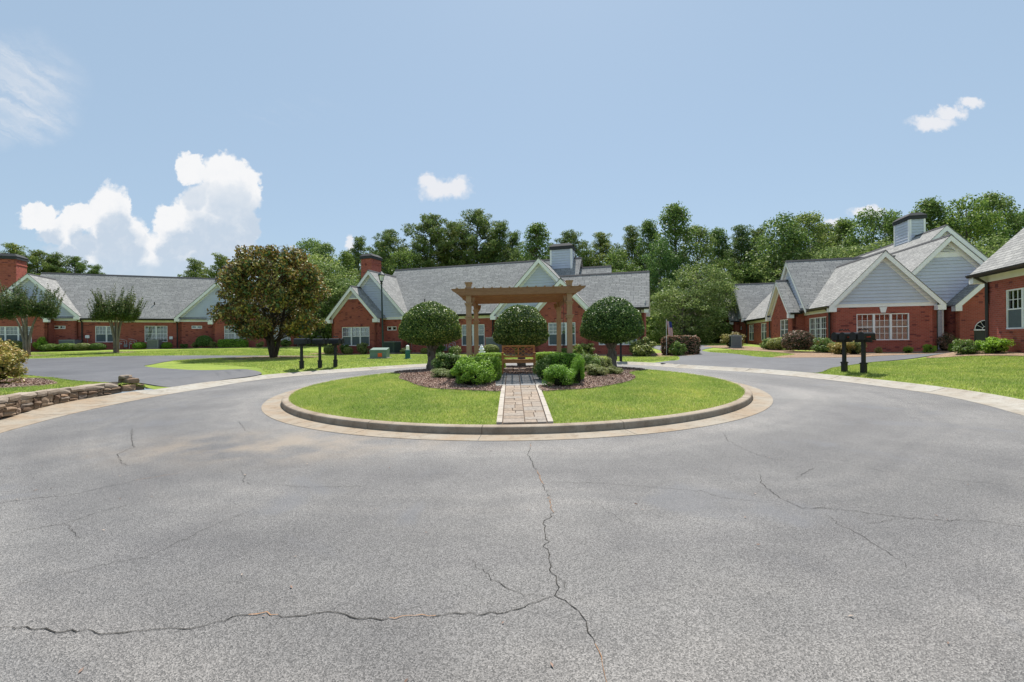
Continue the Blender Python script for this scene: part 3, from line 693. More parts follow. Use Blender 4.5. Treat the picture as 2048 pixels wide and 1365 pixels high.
# ---------------------------------------------------------------- wall frame + house parts
class WF:
    """frame of a wall in its house's own axes: origin O, T to the right seen from outside, N outward"""
    def __init__(s, ou, ov, N): s.O = V3((ou, ov, 0)); s.N = V3((N[0], N[1], 0)).normalized(); s.T = V3((0, 0, 1)).cross(s.N)
    def p(s, a, n, z): return s.O+s.T*a+s.N*n+V3((0, 0, z))
LEFT, FRONT, RIGHT, BACK = (-1, 0), (0, -1), (1, 0), (0, 1)
def window(par, fr, a0, a1, z0, z1, sashes=2, cols=3, rows=2, low=False, style='blind', depth=.07, slit=False):
    n0 = -depth; f = G(); fw = .055; W = (a1-a0)
    f.obox(fr, a0, a1, n0-.04, n0+.05, z1-fw, z1); f.obox(fr, a0, a1, n0-.04, n0+.06, z0, z0+fw)
    f.obox(fr, a0, a0+fw, n0-.04, n0+.047, z0+fw, z1-fw); f.obox(fr, a1-fw, a1, n0-.04, n0+.047, z0+fw, z1-fw)
    sw = (W-2*fw)/sashes; zm = z0+(z1-z0)*.5
    for i in range(1, sashes):
        a = a0+fw+sw*i; f.obox(fr, a-.055, a+.055, n0-.04, n0+.045, z0+fw, z1-fw)
    w = f.build('window', M['white'], par, uv=False)
    for i in range(sashes):
        s0 = a0+fw+sw*i+(.055 if i else 0); s1 = a0+fw+sw*(i+1)-(.055 if i < sashes-1 else 0)
        g = G(); g.obox(fr, s0, s1, n0-.012, n0-.006, z0+fw, z1-fw); g.build('pane', M['glass'], w)
        if slit:
            G().obox(fr, s0, s1, n0-.08, n0-.06, z0+fw, z1-fw).build('blind', M['dark' if style == 'dark' else 'blind'], w); continue  # dark style: near-black sheet instead of a blind, painting the unlit room
        g = G(); g.obox(fr, s0, s1, n0-.02, n0+.035, zm-.025, zm+.025); g.build('meeting_rail', M['white'], w)
        g = G(); t = .011
        def grid(za, zb, nr):
            for c in range(1, cols):
                a = s0+(s1-s0)*c/cols; g.obox(fr, a-t, a+t, n0-.004, n0+.014, za, zb)
            for r in range(1, nr):
                z = za+(zb-za)*r/nr; g.obox(fr, s0, s1, n0-.003, n0+.012, z-t, z+t)
        grid(zm+.025, z1-fw, rows)
        if low: grid(z0+fw, zm-.025, rows)
        g.build('muntin', M['white'], w)
        if style == 'cafe':
            G().obox(fr, s0, s1, n0-.055, n0-.045, z0+fw, zm+(z1-zm)*.45).build('curtain', M['curtain'], w)
            G().obox(fr, s0, s1, n0-.115, n0-.105, zm, z1-fw).build('dark_room_sheet', M['dark'], w)  # near-black sheet paints the darkness of the unlit room behind the panes
        else:
            G().obox(fr, s0, s1, n0-.055, n0-.045, z0+fw, z1-fw).build('blind', M['blind'], w)
            if not low: G().obox(fr, s0+.01, s1-.01, n0+.012, n0+.018, z0+fw, zm-.025).build('insect_screen', M['screen'], w)
    if not slit:
        G().obox(fr, a0-.06, a1+.06, -.02, .035, z0-.09, z0-.004).build('brick_sill', M['brick'], par, uv=True)
    return w
def wall(par, fr, a0, a1, z0, z1, holes=(), mat='brick', name='wall', th=.2, depth=.12):
    """thick wall with real openings and reveals"""
    g = G(); A = sorted({a0, a1, *[x for h in holes for x in h[:2]]}); Z = sorted({z0, z1, *[x for h in holes for x in h[2:4]]})
    for i in range(len(A)-1):
        for j in range(len(Z)-1):
            am = (A[i]+A[i+1])/2; zm = (Z[j]+Z[j+1])/2
            if any(h[0] < am < h[1] and h[2] < zm < h[3] for h in holes): continue
            g.poly([fr.p(A[i], 0, Z[j]), fr.p(A[i+1], 0, Z[j]), fr.p(A[i+1], 0, Z[j+1]), fr.p(A[i], 0, Z[j+1])])
    for h in holes:
        b0, b1, c0, c1 = h[:4]
        for p, q in (((b0, c0), (b1, c0)), ((b1, c0), (b1, c1)), ((b1, c1), (b0, c1)), ((b0, c1), (b0, c0))):
            g.poly([fr.p(p[0], 0, p[1]), fr.p(q[0], 0, q[1]), fr.p(q[0], -th, q[1]), fr.p(p[0], -th, p[1])])
    g.poly([fr.p(a0, -th, z0), fr.p(a1, -th, z0), fr.p(a1, -th, z1), fr.p(a0, -th, z1)])   # inner face, closes the wall behind the openings
    g.poly([fr.p(a0, 0, z0), fr.p(a0, -th, z0), fr.p(a0, -th, z1), fr.p(a0, 0, z1)]); g.poly([fr.p(a1, 0, z0), fr.p(a1, -th, z0), fr.p(a1, -th, z1), fr.p(a1, 0, z1)])
    return g.build(name, M[mat], par, uv=True, fix=False)
def siding(par, fr, am, zr, p, zb, zt=None, exposure=.2, a0=None, a1=None, n=.0, inset=.05):
    """lapped boards, one object each; under a gable (apex am, zr, pitch p) or across a0..a1"""
    z = zb
    top = (zr-inset*1.4) if zt is None else zt
    while z < top-.03:
        z2 = min(z+exposure, top)
        if a0 is None:
            h0 = (zr-z)/p-inset; h1 = (zr-z2)/p-inset; L0, R0, L1, R1 = am-h0, am+h0, am-h1, am+h1
        else: L0 = L1 = a0; R0 = R1 = a1
        if R1-L1 < .01: L1 = R1 = (L1+R1)/2
        g = G(); P = [fr.p(L0, n+.05, z), fr.p(R0, n+.05, z), fr.p(R1, n+.008, z2), fr.p(L1, n+.008, z2), fr.p(L0, n, z), fr.p(R0, n, z), fr.p(R1, n, z2), fr.p(L1, n, z2)]
        g.add(P, [(0,1,2,3), (0,4,5,1), (1,5,6,2), (3,7,4,0), (2,6,7,3)])
        g.build('siding_board', M['siding'], par); z = z2
def wing(par, c, N, hw, length, zb, zr, p, hole=(), gable='siding', ztrim=None, oh=.3, of=.32, wl=True, wr=True, holes_l=(), holes_r=(), vent=None, rl=None, rr_=None, returns=True, frieze=True, walls=True, keep=(1, 1), board0=None):
    """gable roofed wing: c gable centre on plan, N facing; a to the right. keep = roof slopes built (left, right)"""
    fr = WF(c[0], c[1], N); ze = zr-p*(hw+oh); zw = zr-p*hw
    zt = ztrim if ztrim is not None else zw-.05
    if walls:
        wall(par, fr, -hw, hw, zb, zt, hole)
        if wl: wall(par, WF(*fr.p(-hw, 0, 0)[:2], (-fr.T.x, -fr.T.y)), -length, 0, zb, zw-.02, holes_l)
        if wr: wall(par, WF(*fr.p(hw, 0, 0)[:2], (fr.T.x, fr.T.y)), 0, length, zb, zw-.02, holes_r)
    # gable wall
    hz = (zr-zt)/p
    if gable == 'brick':
        vt = vent if vent else zr
        hv = (zr-vt)/p
        g = G(); pts = [fr.p(-hw, 0, zt), fr.p(hw, 0, zt), fr.p(hw, 0, zw), fr.p(hv, 0, vt)]+([fr.p(-hv, 0, vt)] if hv > .01 else [])+[fr.p(-hw, 0, zw)]
        g.poly(pts); g.build('gable_wall', M['brick'], par, uv=True, fix=False)
        if vent:
            siding(par, fr, 0, zr-.02, p, vt+.06, exposure=.11, n=.0, inset=.2)
            G().poly([fr.p(-hv, -.02, vt), fr.p(hv, -.02, vt), fr.p(0, -.02, zr)]).build('gable_back', M['siding'], par, fix=False)
            G().obox(fr, -hv+.1, hv-.1, .0, .03, vt-.03, vt+.055).build('trim_board', M['white'], par)
    else:
        g = G(); g.poly([fr.p(-hw, -.004, zt), fr.p(hw, -.004, zt), fr.p(hw, -.004, zw), fr.p(0, -.004, zr), fr.p(-hw, -.004, zw)]); g.build('gable_wall', M['siding'], par, fix=False)
        if vent:
            siding(par, fr, 0, zr, p, zt+.18, zt=vent-.28)
            hv = (zr-.5-vent)/p
            G().prism([fr.p(-hw*.0-(zr-(vent-.28))/p+.06, 0, vent-.28), fr.p((zr-(vent-.28))/p-.06, 0, vent-.28), fr.p(0, 0, zr-.06)], fr.N*.03).build('vent_surround', M['white'], par)
            z = vent
            vroot = G().prism([fr.p(-hv, .03, vent), fr.p(hv, .03, vent), fr.p(0, .03, zr-.5)], fr.N*.004).build('gable_vent', M['flashing'], par)
            while z < zr-.56:
                h0 = (zr-.5-z)/p; G().obox(fr, -h0, h0, .036, .06, z, z+.045).build('slat', M['white'], vroot); z += .085
        else: siding(par, fr, 0, zr, p, zt+.18)
        G().obox(fr, -hw-.02, hw+.02, 0, .05, zt, zt+.18).build('trim_board', M['white'], par)
        G().obox(fr, -hw-.03, hw+.03, 0, .075, zt+.18, zt+.205).build('trim_cap', M['white'], par)
    # frieze board following the rake on the wall, rake fascia at the roof edge, soffit between
    for s in (-1, 1):
        if not keep[0 if s < 0 else 1]: continue
        q = p
        def rk(n0, n1, d0, d1, nm, ext=oh):
            A = [(0, zr-d0), (s*(hw+ext), zr-q*(hw+ext)-d0), (s*(hw+ext), zr-q*(hw+ext)-d1), (0, zr-d1)]
            G().prism([fr.p(a, n0, z) for a, z in A], fr.N*(n1-n0)).build(nm, M['white'], par)
        rk(0.002, .045, .16, .52, 'frieze_board', 0.0)
        rk(of-.03, of+.01, .02, .34, 'rake_board', oh)
        rk(.045, of-.03, .10, .13, 'soffit_board', oh)
        if returns:
            a0, a1 = sorted((s*(hw-.12), s*(hw+oh)))
            G().obox(fr, a0, a1, .0, of+.012, ze-.34, ze-.16+.10).build('cornice_return', M['white'], par)
        # roof slab
        L_ = length
        inner_n = -L_
        top = [(0, zr+.03), (s*(hw+oh+.02), ze+.03-.02*q)]
        g = G()
        g.poly([fr.p(top[0][0], of+.03, top[0][1]), fr.p(top[1][0], of+.03, top[1][1]), fr.p(top[1][0], inner_n, top[1][1]), fr.p(top[0][0], inner_n, top[0][1])])
        d = .035
        g.poly([fr.p(a, of+.03, z-k) for (a, z), k in ((top[0], 0), (top[1], 0), (top[1], d), (top[0], d))])
        g.poly([fr.p(top[1][0], of+.03, top[1][1]), fr.p(top[1][0], inner_n, top[1][1]), fr.p(top[1][0], inner_n, top[1][1]-d), fr.p(top[1][0], of+.03, top[1][1]-d)])
        g.poly([fr.p(top[0][0], of+.03, top[0][1]-d), fr.p(top[1][0], of+.03, top[1][1]-d), fr.p(top[1][0], inner_n, top[1][1]-d), fr.p(top[0][0], inner_n, top[0][1]-d)])
        g.build('roof', M['shingle'], par, uv=True, fix=False)
    g = G()
    g.prism([fr.p(-.13, of+.02, zr+.035-.13*p+.03), fr.p(0, of+.02, zr+.065), fr.p(.13, of+.02, zr+.035-.13*p+.03), fr.p(0, of+.02, zr+.035)], -fr.N*(length+of)); g.build('ridge_cap', M['ridge'], par)
    return fr, ze, zw
def gutter(par, p0, p1, z, N, label=None):
    """eave gutter from p0 to p1 (plan points) hanging outwards N"""
    a = V3((*p0, 0)); b = V3((*p1, 0)); n = V3((*N, 0)).normalized(); zz = V3((0, 0, 1))
    pr = [(0, 0), (0, -.12), (.06, -.12), (.11, -.05), (.11, 0), (.095, 0), (.09, -.045), (.055, -.1), (.012, -.1), (.012, 0)]
    G().prism([a+n*x+zz*(z+y) for x, y in pr], b-a).build('gutter', M['gutter'], par)
def downspout(par, p, z0, z1, N, jog=.3):
    x, y = p; n = V3((*N, 0)).normalized(); P = V3((x, y, 0)); r = .05
    g = G(); g.tube([P+n*jog+V3((0, 0, z1)), P+n*jog+V3((0, 0, z1-.1)), P+n*.07+V3((0, 0, z1-.38)), P+n*.07+V3((0, 0, z0+.15)), P+n*.28+V3((0, 0, z0+.04))], .055, 6)
    g.build('downspout', M['gutter'], par)
def eave(par, fr, a0, a1, ze, oh=.3, zfr=.30, mat='cream'):
    """frieze + soffit under an eave on wall frame fr (roof edge at n=oh, height ze)"""
    G().obox(fr, a0, a1, .002, .035, ze-.32, ze-.02).build('frieze_board', M[mat], par)
    G().obox(fr, a0, a1, .035, oh-.02, ze-.05, ze-.028).build('soffit_board', M[mat], par)
    G().obox(fr, a0, a1, oh-.02, oh, ze-.14, ze).build('fascia', M['gutter'], par)
def chimney(par, u0, u1, v0, v1, zb, zt, mat='brick', cap=.42, nm='chimney'):
    root = G(); root.box(u0, u1, v0, v1, zb, zt)
    if mat == 'brick':
        o = root.build(nm, M['brick'], par, uv=True)
        G().box(u0-.04, u1+.04, v0-.04, v1+.04, zt-.5, zt-.42).build('corbel', M['brick'], o, uv=True)
    else:
        o = root.build(nm, M['siding'], par)
        for (ou, ov, N, w) in (((u0+u1)/2, v0, FRONT, (u1-u0)/2), (u0, (v0+v1)/2, LEFT, (v1-v0)/2), (u1, (v0+v1)/2, RIGHT, (v1-v0)/2)):
            fr = WF(ou, ov, N)
            z = zb
            while z < zt-.03:
                z2 = min(z+.2, zt); G().add([fr.p(-w+.07, .045, z), fr.p(w-.07, .045, z), fr.p(w-.07, .006, z2), fr.p(-w+.07, .006, z2), fr.p(-w+.07, 0, z), fr.p(w-.07, 0, z)], [(0,1,2,3), (0,4,5,1)]).build('siding_board', M['siding'], o); z = z2
            for s in (-1, 1):
                G().obox(fr, min(s*w, s*(w-.09)), max(s*w, s*(w-.09)), -.004, .055, zb, zt).build('corner_board', M['white'], o)
    g = G(); e = .09; i = .16
    g.box(u0-e, u1+e, v0-e, v1+e, zt, zt+cap*.5)
    zb2 = zt+cap*.5; A = [(u0-e-.03, v0-e-.03), (u1+e+.03, v0-e-.03), (u1+e+.03, v1+e+.03), (u0-e-.03, v1+e+.03)]; B = [(u0+i, v0+i), (u1-i, v0+i), (u1-i, v1-i), (u0+i, v1-i)]
    g.add([(x, y, zb2) for x, y in A]+[(x, y, zt+cap) for x, y in B], [(0,1,5,4), (1,2,6,5), (2,3,7,6), (3,0,4,7), (4,5,6,7), (3,2,1,0)])
    g.build('chimney_cap', M['capmetal'], o)
    G().box(u0-.06, u1+.06, v0-.06, v1+.06, zb-.05, zb+.10).build('flashing', M['flashing'], o)
    return o

# ---------------------------------------------------------------- houses (built in each house's own axes; z is world height)
def house(name, loc, th, base, label):
    o = empty(name, (loc[0], loc[1], 0), R(-th), label, 'house'); o['base'] = base; return o
def settle(o):
    b = o['base']; o.location.z = b; del o['base']
    for ch in o.children: ch.matrix_parent_inverse = Matrix.Translation((0, 0, -b))
def house_right():
    h = house('brick_house', (21.62, 25.7), 14, .5, 'red brick house with siding chimney and wide triple window behind the right twin mailboxes')
    fr, ze, zw = wing(h, (0.05, 0), FRONT, 2.6, 9, .2, 6.57, 1.09, hole=[(-1.33, 1.30, 1.41, 2.97)], ztrim=3.36, oh=.27, holes_l=[(-3.33, -.75, 1.41, 2.9)])
    window(h, fr, -1.33, 1.30, 1.41, 2.97, 3, 3, 2, True, 'cafe')
    G().prism([fr.p(a, .0, z) for a, z in ((-.11, 3.02), (.11, 3.02), (.19, 3.34), (-.19, 3.34))], fr.N*.05).build('keystone', M['white'], h)
    lw = WF(-2.55, 0, LEFT); window(h, lw, -3.33, -.75, 1.41, 2.9, 3, 3, 2, True, 'cafe')
    eave(h, lw, -4.1, 0, ze, .27); gutter(h, (-2.83, 4.0), (-2.83, -.33), ze+.03, LEFT)
    downspout(h, (-2.55, .18), .45, ze, LEFT, .27); downspout(h, (2.65, .12), .45, ze, RIGHT, .27)
    # gable block on the drive side
    fr, e2, _ = wing(h, (-3.27, 6.35), LEFT, 2.3, 4, .2, 5.85, 1.0, hole=[(-.25, 1.38, 1.45, 2.95)], gable='brick', vent=5.15, oh=.25, ztrim=3.4)
    window(h, fr, -.25, 1.38, 1.45, 2.95, 2, 2, 2, False, 'blind')
    wing(h, (-2.75, 6.2), LEFT, 3.25, 7.6, .2, 7.25, 1.07, oh=.25, of=.22, ztrim=3.62, walls=False, returns=False)
    gutter(h, (-3.5, 3.78), (-2.8, 3.78), e2+.03, (0, -1)); downspout(h, (-3.27, 8.75), .4, 3.5, LEFT, .2)
    # recessed bay further down the drive
    fr, e3, _ = wing(h, (.2, 8.6), FRONT, 2.95, 9.3, .2, 6.8, 1.07, walls=False, returns=False)
    lw = WF(-2.75, 8.6, LEFT); hl = [(-4.5, -3.0, 1.4, 2.92), (-8.3, -6.7, 1.4, 2.92)]
    wall(h, lw, -9.3, 0, .2, 3.62, hl)
    for q in hl: window(h, lw, *q, 2, 2, 2, False, 'blind')
    eave(h, lw, -9.3, 0, e3, .3); gutter(h, (-3.05, 17.6), (-3.05, 8.7), e3+.03, LEFT); downspout(h, (-2.75, 17.4), .3, e3, LEFT, .3); downspout(h, (-2.75, 10.0), .3, e3, LEFT, .3)
    # far unit
    fr, _, _ = wing(h, (-2.9, 20.9), LEFT, 3.25, 9, .2, 7.35, 1.06, hole=[(1.5, 2.0, 2.5, 2.85)], ztrim=3.62)
    window(h, fr, 1.5, 2.0, 2.5, 2.85, 1, 1, 1, slit=True, style='dark')
    fr, e4, _ = wing(h, (-3.5, 22.3), LEFT, 2.35, 4, .2, 6.05, 1.02, hole=[(-1.1, 1.1, 1.45, 2.95)], gable='brick', vent=5.4, oh=.25)
    window(h, fr, -1.1, 1.1, 1.45, 2.95, 2, 2, 2, False, 'blind'); gutter(h, (-3.8, 19.67), (-3.0, 19.67), e4+.03, (0, -1))
    # tall gables over the entrance
    wing(h, (4.2, 1.7), FRONT, 3.3, 8, .2, 7.6, 1.07, ztrim=5.45-1.9, vent=6.62, walls=False)
    G().box(2.6, 4.0, 1.72, 1.9, .2, 4.0).build('side_wall', M['siding'], h); siding(h, WF(3.3, 1.72, FRONT), 0, 0, 1, .4, zt=3.4, a0=-.6, a1=.65)
    G().box(3.88, 3.97, 1.66, 1.72, .3, 3.4).build('corner_board', M['white'], h)
    wing(h, (5.3, 3.9), FRONT, 4.3, 11.5, .2, 8.65, 1.05, ztrim=4.4, vent=7.7, walls=False)
    fr, e5, _ = wing(h, (6.3, 1.0), FRONT, 2.15, 4, .1, 5.75, 1.0, hole=[(-1.28, -.2, .1, 1.92)], gable='brick', oh=.2)
    G().obox(fr, -1.28, -.2, -.16, -.12, .1, 1.9).build('door', M['door'], h)
    d = G(); 
    for a in (-1.12, -.66):
        for z0, z1 in ((.35, .8), (.9, 1.75)): d.obox(fr, a, a+.34, -.12, -.105, z0, z1)
    dd = d.build('door_panel', M['door'], h)
    G().obox(fr, -1.3, -.18, -.05, .03, 1.92, 1.99).build('transom', M['white'], h)
    g = G(); pts = [fr.p(-.74+.53*math.cos(t), .012, 1.99+.53*math.sin(t)) for t in np.linspace(0, math.pi, 15)]; g.poly(pts)
    fan = g.build('fanlight', M['dark'], h, fix=False)
    g = G(); P = [fr.p(-.74+.52*math.cos(t), .03, 1.99+.52*math.sin(t)) for t in np.linspace(0, math.pi, 15)]; g.tube(P, .022, 5)
    P = [fr.p(-.74+.17*math.cos(t), .03, 1.99+.17*math.sin(t)) for t in np.linspace(0, math.pi, 9)]; g.tube(P, .016, 5)
    for t in np.linspace(0, math.pi, 7)[1:-1]: g.tube([fr.p(-.74+.17*math.cos(t), .03, 1.99+.17*math.sin(t)), fr.p(-.74+.52*math.cos(t), .03, 1.99+.52*math.sin(t))], .013, 4)
    g.build('muntin', M['white'], fan)
    gutter(h, (3.75, 1.0), (2.9, 1.0), 3.42, (0, -1))
    chimney(h, 4.95, 5.85, 6.65, 8.4, 7.75, 9.85, 'siding', .5)
    settle(h)
def house_far_right():
    h = house('brick_house', (19.30, 17.2), 22, .9, 'nearer red brick house cut by the right frame edge, dark downspout at its corner')
    fr, ze, zw = wing(h, (3.9, 1.16), BACK, 3.9, 9, .5, 8.75, 1.07, oh=.42, ztrim=4.1, holes_r=[(1.16, 2.95, 1.84, 3.37)])
    lw = WF(0, 1.16, LEFT); window(h, lw, 1.16, 2.95, 1.84, 3.37, 2, 3, 2, False, 'blind')
    eave(h, lw, 0, 9, ze, .42, .34); gutter(h, (-.42, 1.5), (-.42, -8), ze+.03, LEFT); downspout(h, (0, 1.02), .8, ze, LEFT, .42)
    settle(h)
def house_centre():
    h = house('brick_house', (-12.64, 35.7), 18.2, .5, 'long red brick house behind the pergola with grey shingle roof and several gables')
    z1 = 1.27
    fr, e1, _ = wing(h, (-.25, 0), FRONT, 2.15, 5, .2, 6.10, 1.05, hole=[(-1.15, 1.52, 1.27, 2.80)], gable='brick', vent=5.1, oh=.35)
    window(h, fr, -1.15, 1.52, 1.27, 2.80, 3, 2, 2, False, 'blind')
    fr, e2, _ = wing(h, (.7, 1), FRONT, 3.15, 9, .2, 7.46, 1.08, hole=[(1.54, 2.43, 2.50, 2.82)], ztrim=3.38, oh=.35)
    window(h, fr, 1.54, 2.43, 2.50, 2.82, 2, 1, 1, slit=True, style='dark')
    fr, e3, _ = wing(h, (.6, 5.4), LEFT, 3.9, 16.9, .2, 8.2, 1.06, oh=.4, ztrim=4.0, returns=False, walls=False)
    fw = WF(3.85, 1.5, FRONT); hl = [(1.05, 2.9, 1.27, 2.84), (4.82, 6.74, 1.22, 2.86)]
    wall(h, fw, 0, 7.7, .2, 3.95, hl)
    for q in hl: window(h, fw, *q, 2, 2, 2, False, 'blind')
    G().box(-1.5, 17.2, 9.1, 9.3, .2, 3.9).build('wall', M['brick'], h, uv=True); G().box(17.2, 17.4, 2, 9.2, .2, 4.0).build('wall', M['brick'], h, uv=True)
    eave(h, fw, 0, 7.7, e3, .4); gutter(h, (4.25, 1.1), (11.45, 1.1), e3+.03, (0, -1)); downspout(h, (11.3, 1.5), .4, e3, FRONT, .4); downspout(h, (4.0, 1.45), .4, e3, FRONT, .3)
    fr, _, _ = wing(h, (15.13, 1), FRONT, 3.45, 7, .2, 7.5, 1.07, ztrim=3.36, oh=.3)
    fr, _, _ = wing(h, (16.93, 0), FRONT, 1.85, 5, .2, 5.8, 1.05, hole=[(-.95, .95, 1.22, 2.80)], gable='brick', vent=5.1, oh=.22)
    window(h, fr, -.95, .95, 1.22, 2.80, 3, 2, 3, False, 'blind')
    fr, e6, _ = wing(h, (22.4, 2.85), RIGHT, 2.45, 6.6, .1, 6.42, 1.0, oh=.3, of=.28, holes_l=[(-3.0, -.5, 1.22, 2.8)])
    fw = WF(22.4, .4, FRONT); window(h, fw, -3.0, -.5, 1.22, 2.8, 3, 3, 2, True, 'cafe')
    eave(h, fw, -3.7, 0, e6, .3); gutter(h, (18.8, .1), (22.7, .1), e6+.03, (0, -1)); downspout(h, (22.15, .4), .3, e6, FRONT, .3)
    wing(h, (19.5, 5.0), RIGHT, 3.3, 4, .2, 7.32, 1.05, oh=.3, returns=False)
    chimney(h, -2.94, -1.79, 4.6, 6.1, 4.0, 9.3, 'brick', .5); chimney(h, 15.14, 16.84, 4.5, 5.6, 6.9, 8.8, 'siding', .5)
    for u, v in ((5.1, 2.1), (9.2, 2.9), (12.2, 2.4)):
        z = 8.2-1.06*(5.4-v); G().tube([(u, v, z-.1), (u, v, z+.35)], .05, 8).build('vent_pipe', M['gutter'], h)
    settle(h)
def house_left():
    h = house('brick_house', (-38.09, 41.3), -19.5, .9, 'long red brick house on the far left beyond the driveway and crape myrtles')
    fr, e1, _ = wing(h, (-6.3, 4.0), LEFT, 4.0, 14.4, .5, 8.58, 1.06, oh=.35, ztrim=4.4, returns=False, walls=False)
    fw = WF(-2.06, 0, FRONT); hl = [(1.24, 2.91, 1.77, 3.29), (5.01, 6.84, 1.77, 3.32)]
    wall(h, fw, 0, 7.9, .5, 4.2, hl); window(h, fw, *hl[0], 2, 3, 2, False, 'blind'); window(h, fw, *hl[1], 2, 3, 2, True, 'blind')
    eave(h, fw, 0, 7.9, e1, .35); gutter(h, (-1.7, -.35), (5.5, -.35), e1+.03, (0, -1)); downspout(h, (-1.75, 0), .7, e1, FRONT, .35); downspout(h, (5.6, 0), .7, e1, FRONT, .35)
    fr, _, _ = wing(h, (-5.36, -.15), FRONT, 3.3, 9, .5, 7.9, 1.03, hole=[(1.56, 2.46, 3.01, 3.3)], ztrim=3.76, oh=.3); window(h, fr, 1.56, 2.46, 3.01, 3.3, 2, 1, 1, slit=True, style='dark')
    fr, _, _ = wing(h, (-6.1, -1.1), FRONT, 2.4, 6, .5, 6.4, .95, hole=[(-1.34, 1.34, 1.76, 3.2)], gable='brick', vent=5.5, oh=.22); window(h, fr, -1.34, 1.34, 1.76, 3.2, 3, 3, 2, False, 'blind')
    fr, _, _ = wing(h, (9.09, -.15), FRONT, 3.3, 9, .5, 7.78, 1.03, hole=[(-2.28, -1.4, 3.04, 3.34)], ztrim=3.72, oh=.3); window(h, fr, -2.28, -1.4, 3.04, 3.34, 2, 1, 1, slit=True, style='light')
    fr, _, _ = wing(h, (11.2, -1.1), FRONT, 2.4, 6, .5, 6.4, .98, hole=[(-1.38, .45, 1.78, 3.31)], gable='brick', vent=5.5, oh=.28); window(h, fr, -1.38, .45, 1.78, 3.31, 2, 3, 2, True, 'blind')
    wing(h, (16.2, 1.6), RIGHT, 2.5, 6, .4, 6.5, 1.0, holes_l=[(-2.9, -.5, 1.78, 3.4)])
    fw = WF(16.2, -.9, FRONT); window(h, fw, -2.9, -.5, 1.78, 3.4, 3, 3, 2, True, 'blind')
    chimney(h, -9.6, -8.02, 3, 4.45, 5.0, 9.65, 'brick', .55); chimney(h, 8.35, 9.9, 4.6, 5.7, 7.4, 9.75, 'siding', .45)
    for u, v in ((-1.0, 1.6), (3.4, 1.0), (.4, 1.3)):
        z = 8.58-1.06*(4.0-v); G().tube([(u, v, z-.1), (u, v, z+.3)], .05, 8).build('vent_pipe', M['gutter'], h)
    settle(h)
house_right(); house_far_right(); house_centre(); house_left()

# ---------------------------------------------------------------- plants
def leaves(P, Nrm, size, rg, jitter=.9, aspect=.5, droop=0, fold=False):
    """one diamond leaf per point, facing roughly along Nrm"""
    n = len(P); Nn = Nrm+rg.normal(0, jitter, (n, 3)); Nn[:, 2] -= droop; Nn /= np.linalg.norm(Nn, axis=1, keepdims=True)+1e-9
    r = rg.normal(0, 1, (n, 3)); T = np.cross(Nn, r); T /= np.linalg.norm(T, axis=1, keepdims=True)+1e-9; B = np.cross(Nn, T)
    s = (size*rg.uniform(.65, 1.25, n))[:, None] if np.isscalar(size) else (size*rg.uniform(.65, 1.25, n))[:, None]
    a = s*.5; b = s*.5*aspect
    V = np.stack([P-T*a, P-T*a*.1-B*b+Nn*a*.15, P+T*a, P-T*a*.1+B*b+Nn*a*.15], 1).reshape(-1, 3)
    return V
def leaf_mesh(name, V, mat):
    n = len(V)//4; return np_mesh(name, V, np.arange(n*4), 4, mat)
def sphere_pts(n, rg):
    v = rg.normal(0, 1, (n, 3)); return v/np.linalg.norm(v, axis=1, keepdims=True)
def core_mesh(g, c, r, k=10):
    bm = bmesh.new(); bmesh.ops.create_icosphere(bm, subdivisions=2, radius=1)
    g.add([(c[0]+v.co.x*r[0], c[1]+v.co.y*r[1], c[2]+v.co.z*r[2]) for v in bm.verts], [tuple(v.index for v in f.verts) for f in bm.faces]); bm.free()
def merge(V4, g, mat, name, core=True):
    """quads from V4 plus the polygons of g in one mesh"""
    me = bpy.data.meshes.new(name); nv = len(V4); gv = np.array(g.v, float) if g.v else np.zeros((0, 3))
    V = np.vstack([V4, gv]) if len(gv) else V4
    li = [np.arange(nv)]; tot = [np.full(nv//4, 4)]
    if g.f: li.append(np.array([i+nv for f in g.f for i in f])); tot.append(np.array([len(f) for f in g.f]))
    li = np.concatenate(li); tot = np.concatenate(tot); st = np.concatenate([[0], np.cumsum(tot)[:-1]])
    me.vertices.add(len(V)); me.vertices.foreach_set('co', V.astype(np.float32).ravel()); me.loops.add(len(li)); me.loops.foreach_set('vertex_index', li.astype(np.int32))
    me.polygons.add(len(tot)); me.polygons.foreach_set('loop_start', st.astype(np.int32)); me.polygons.foreach_set('loop_total', tot.astype(np.int32)); me.materials.append(mat); me.materials.append(M['shadecore']); mi = np.zeros(len(tot), np.int32); mi[nv//4:] = 1; me.polygons.foreach_set('material_index', mi); me.update(calc_edges=True); return me
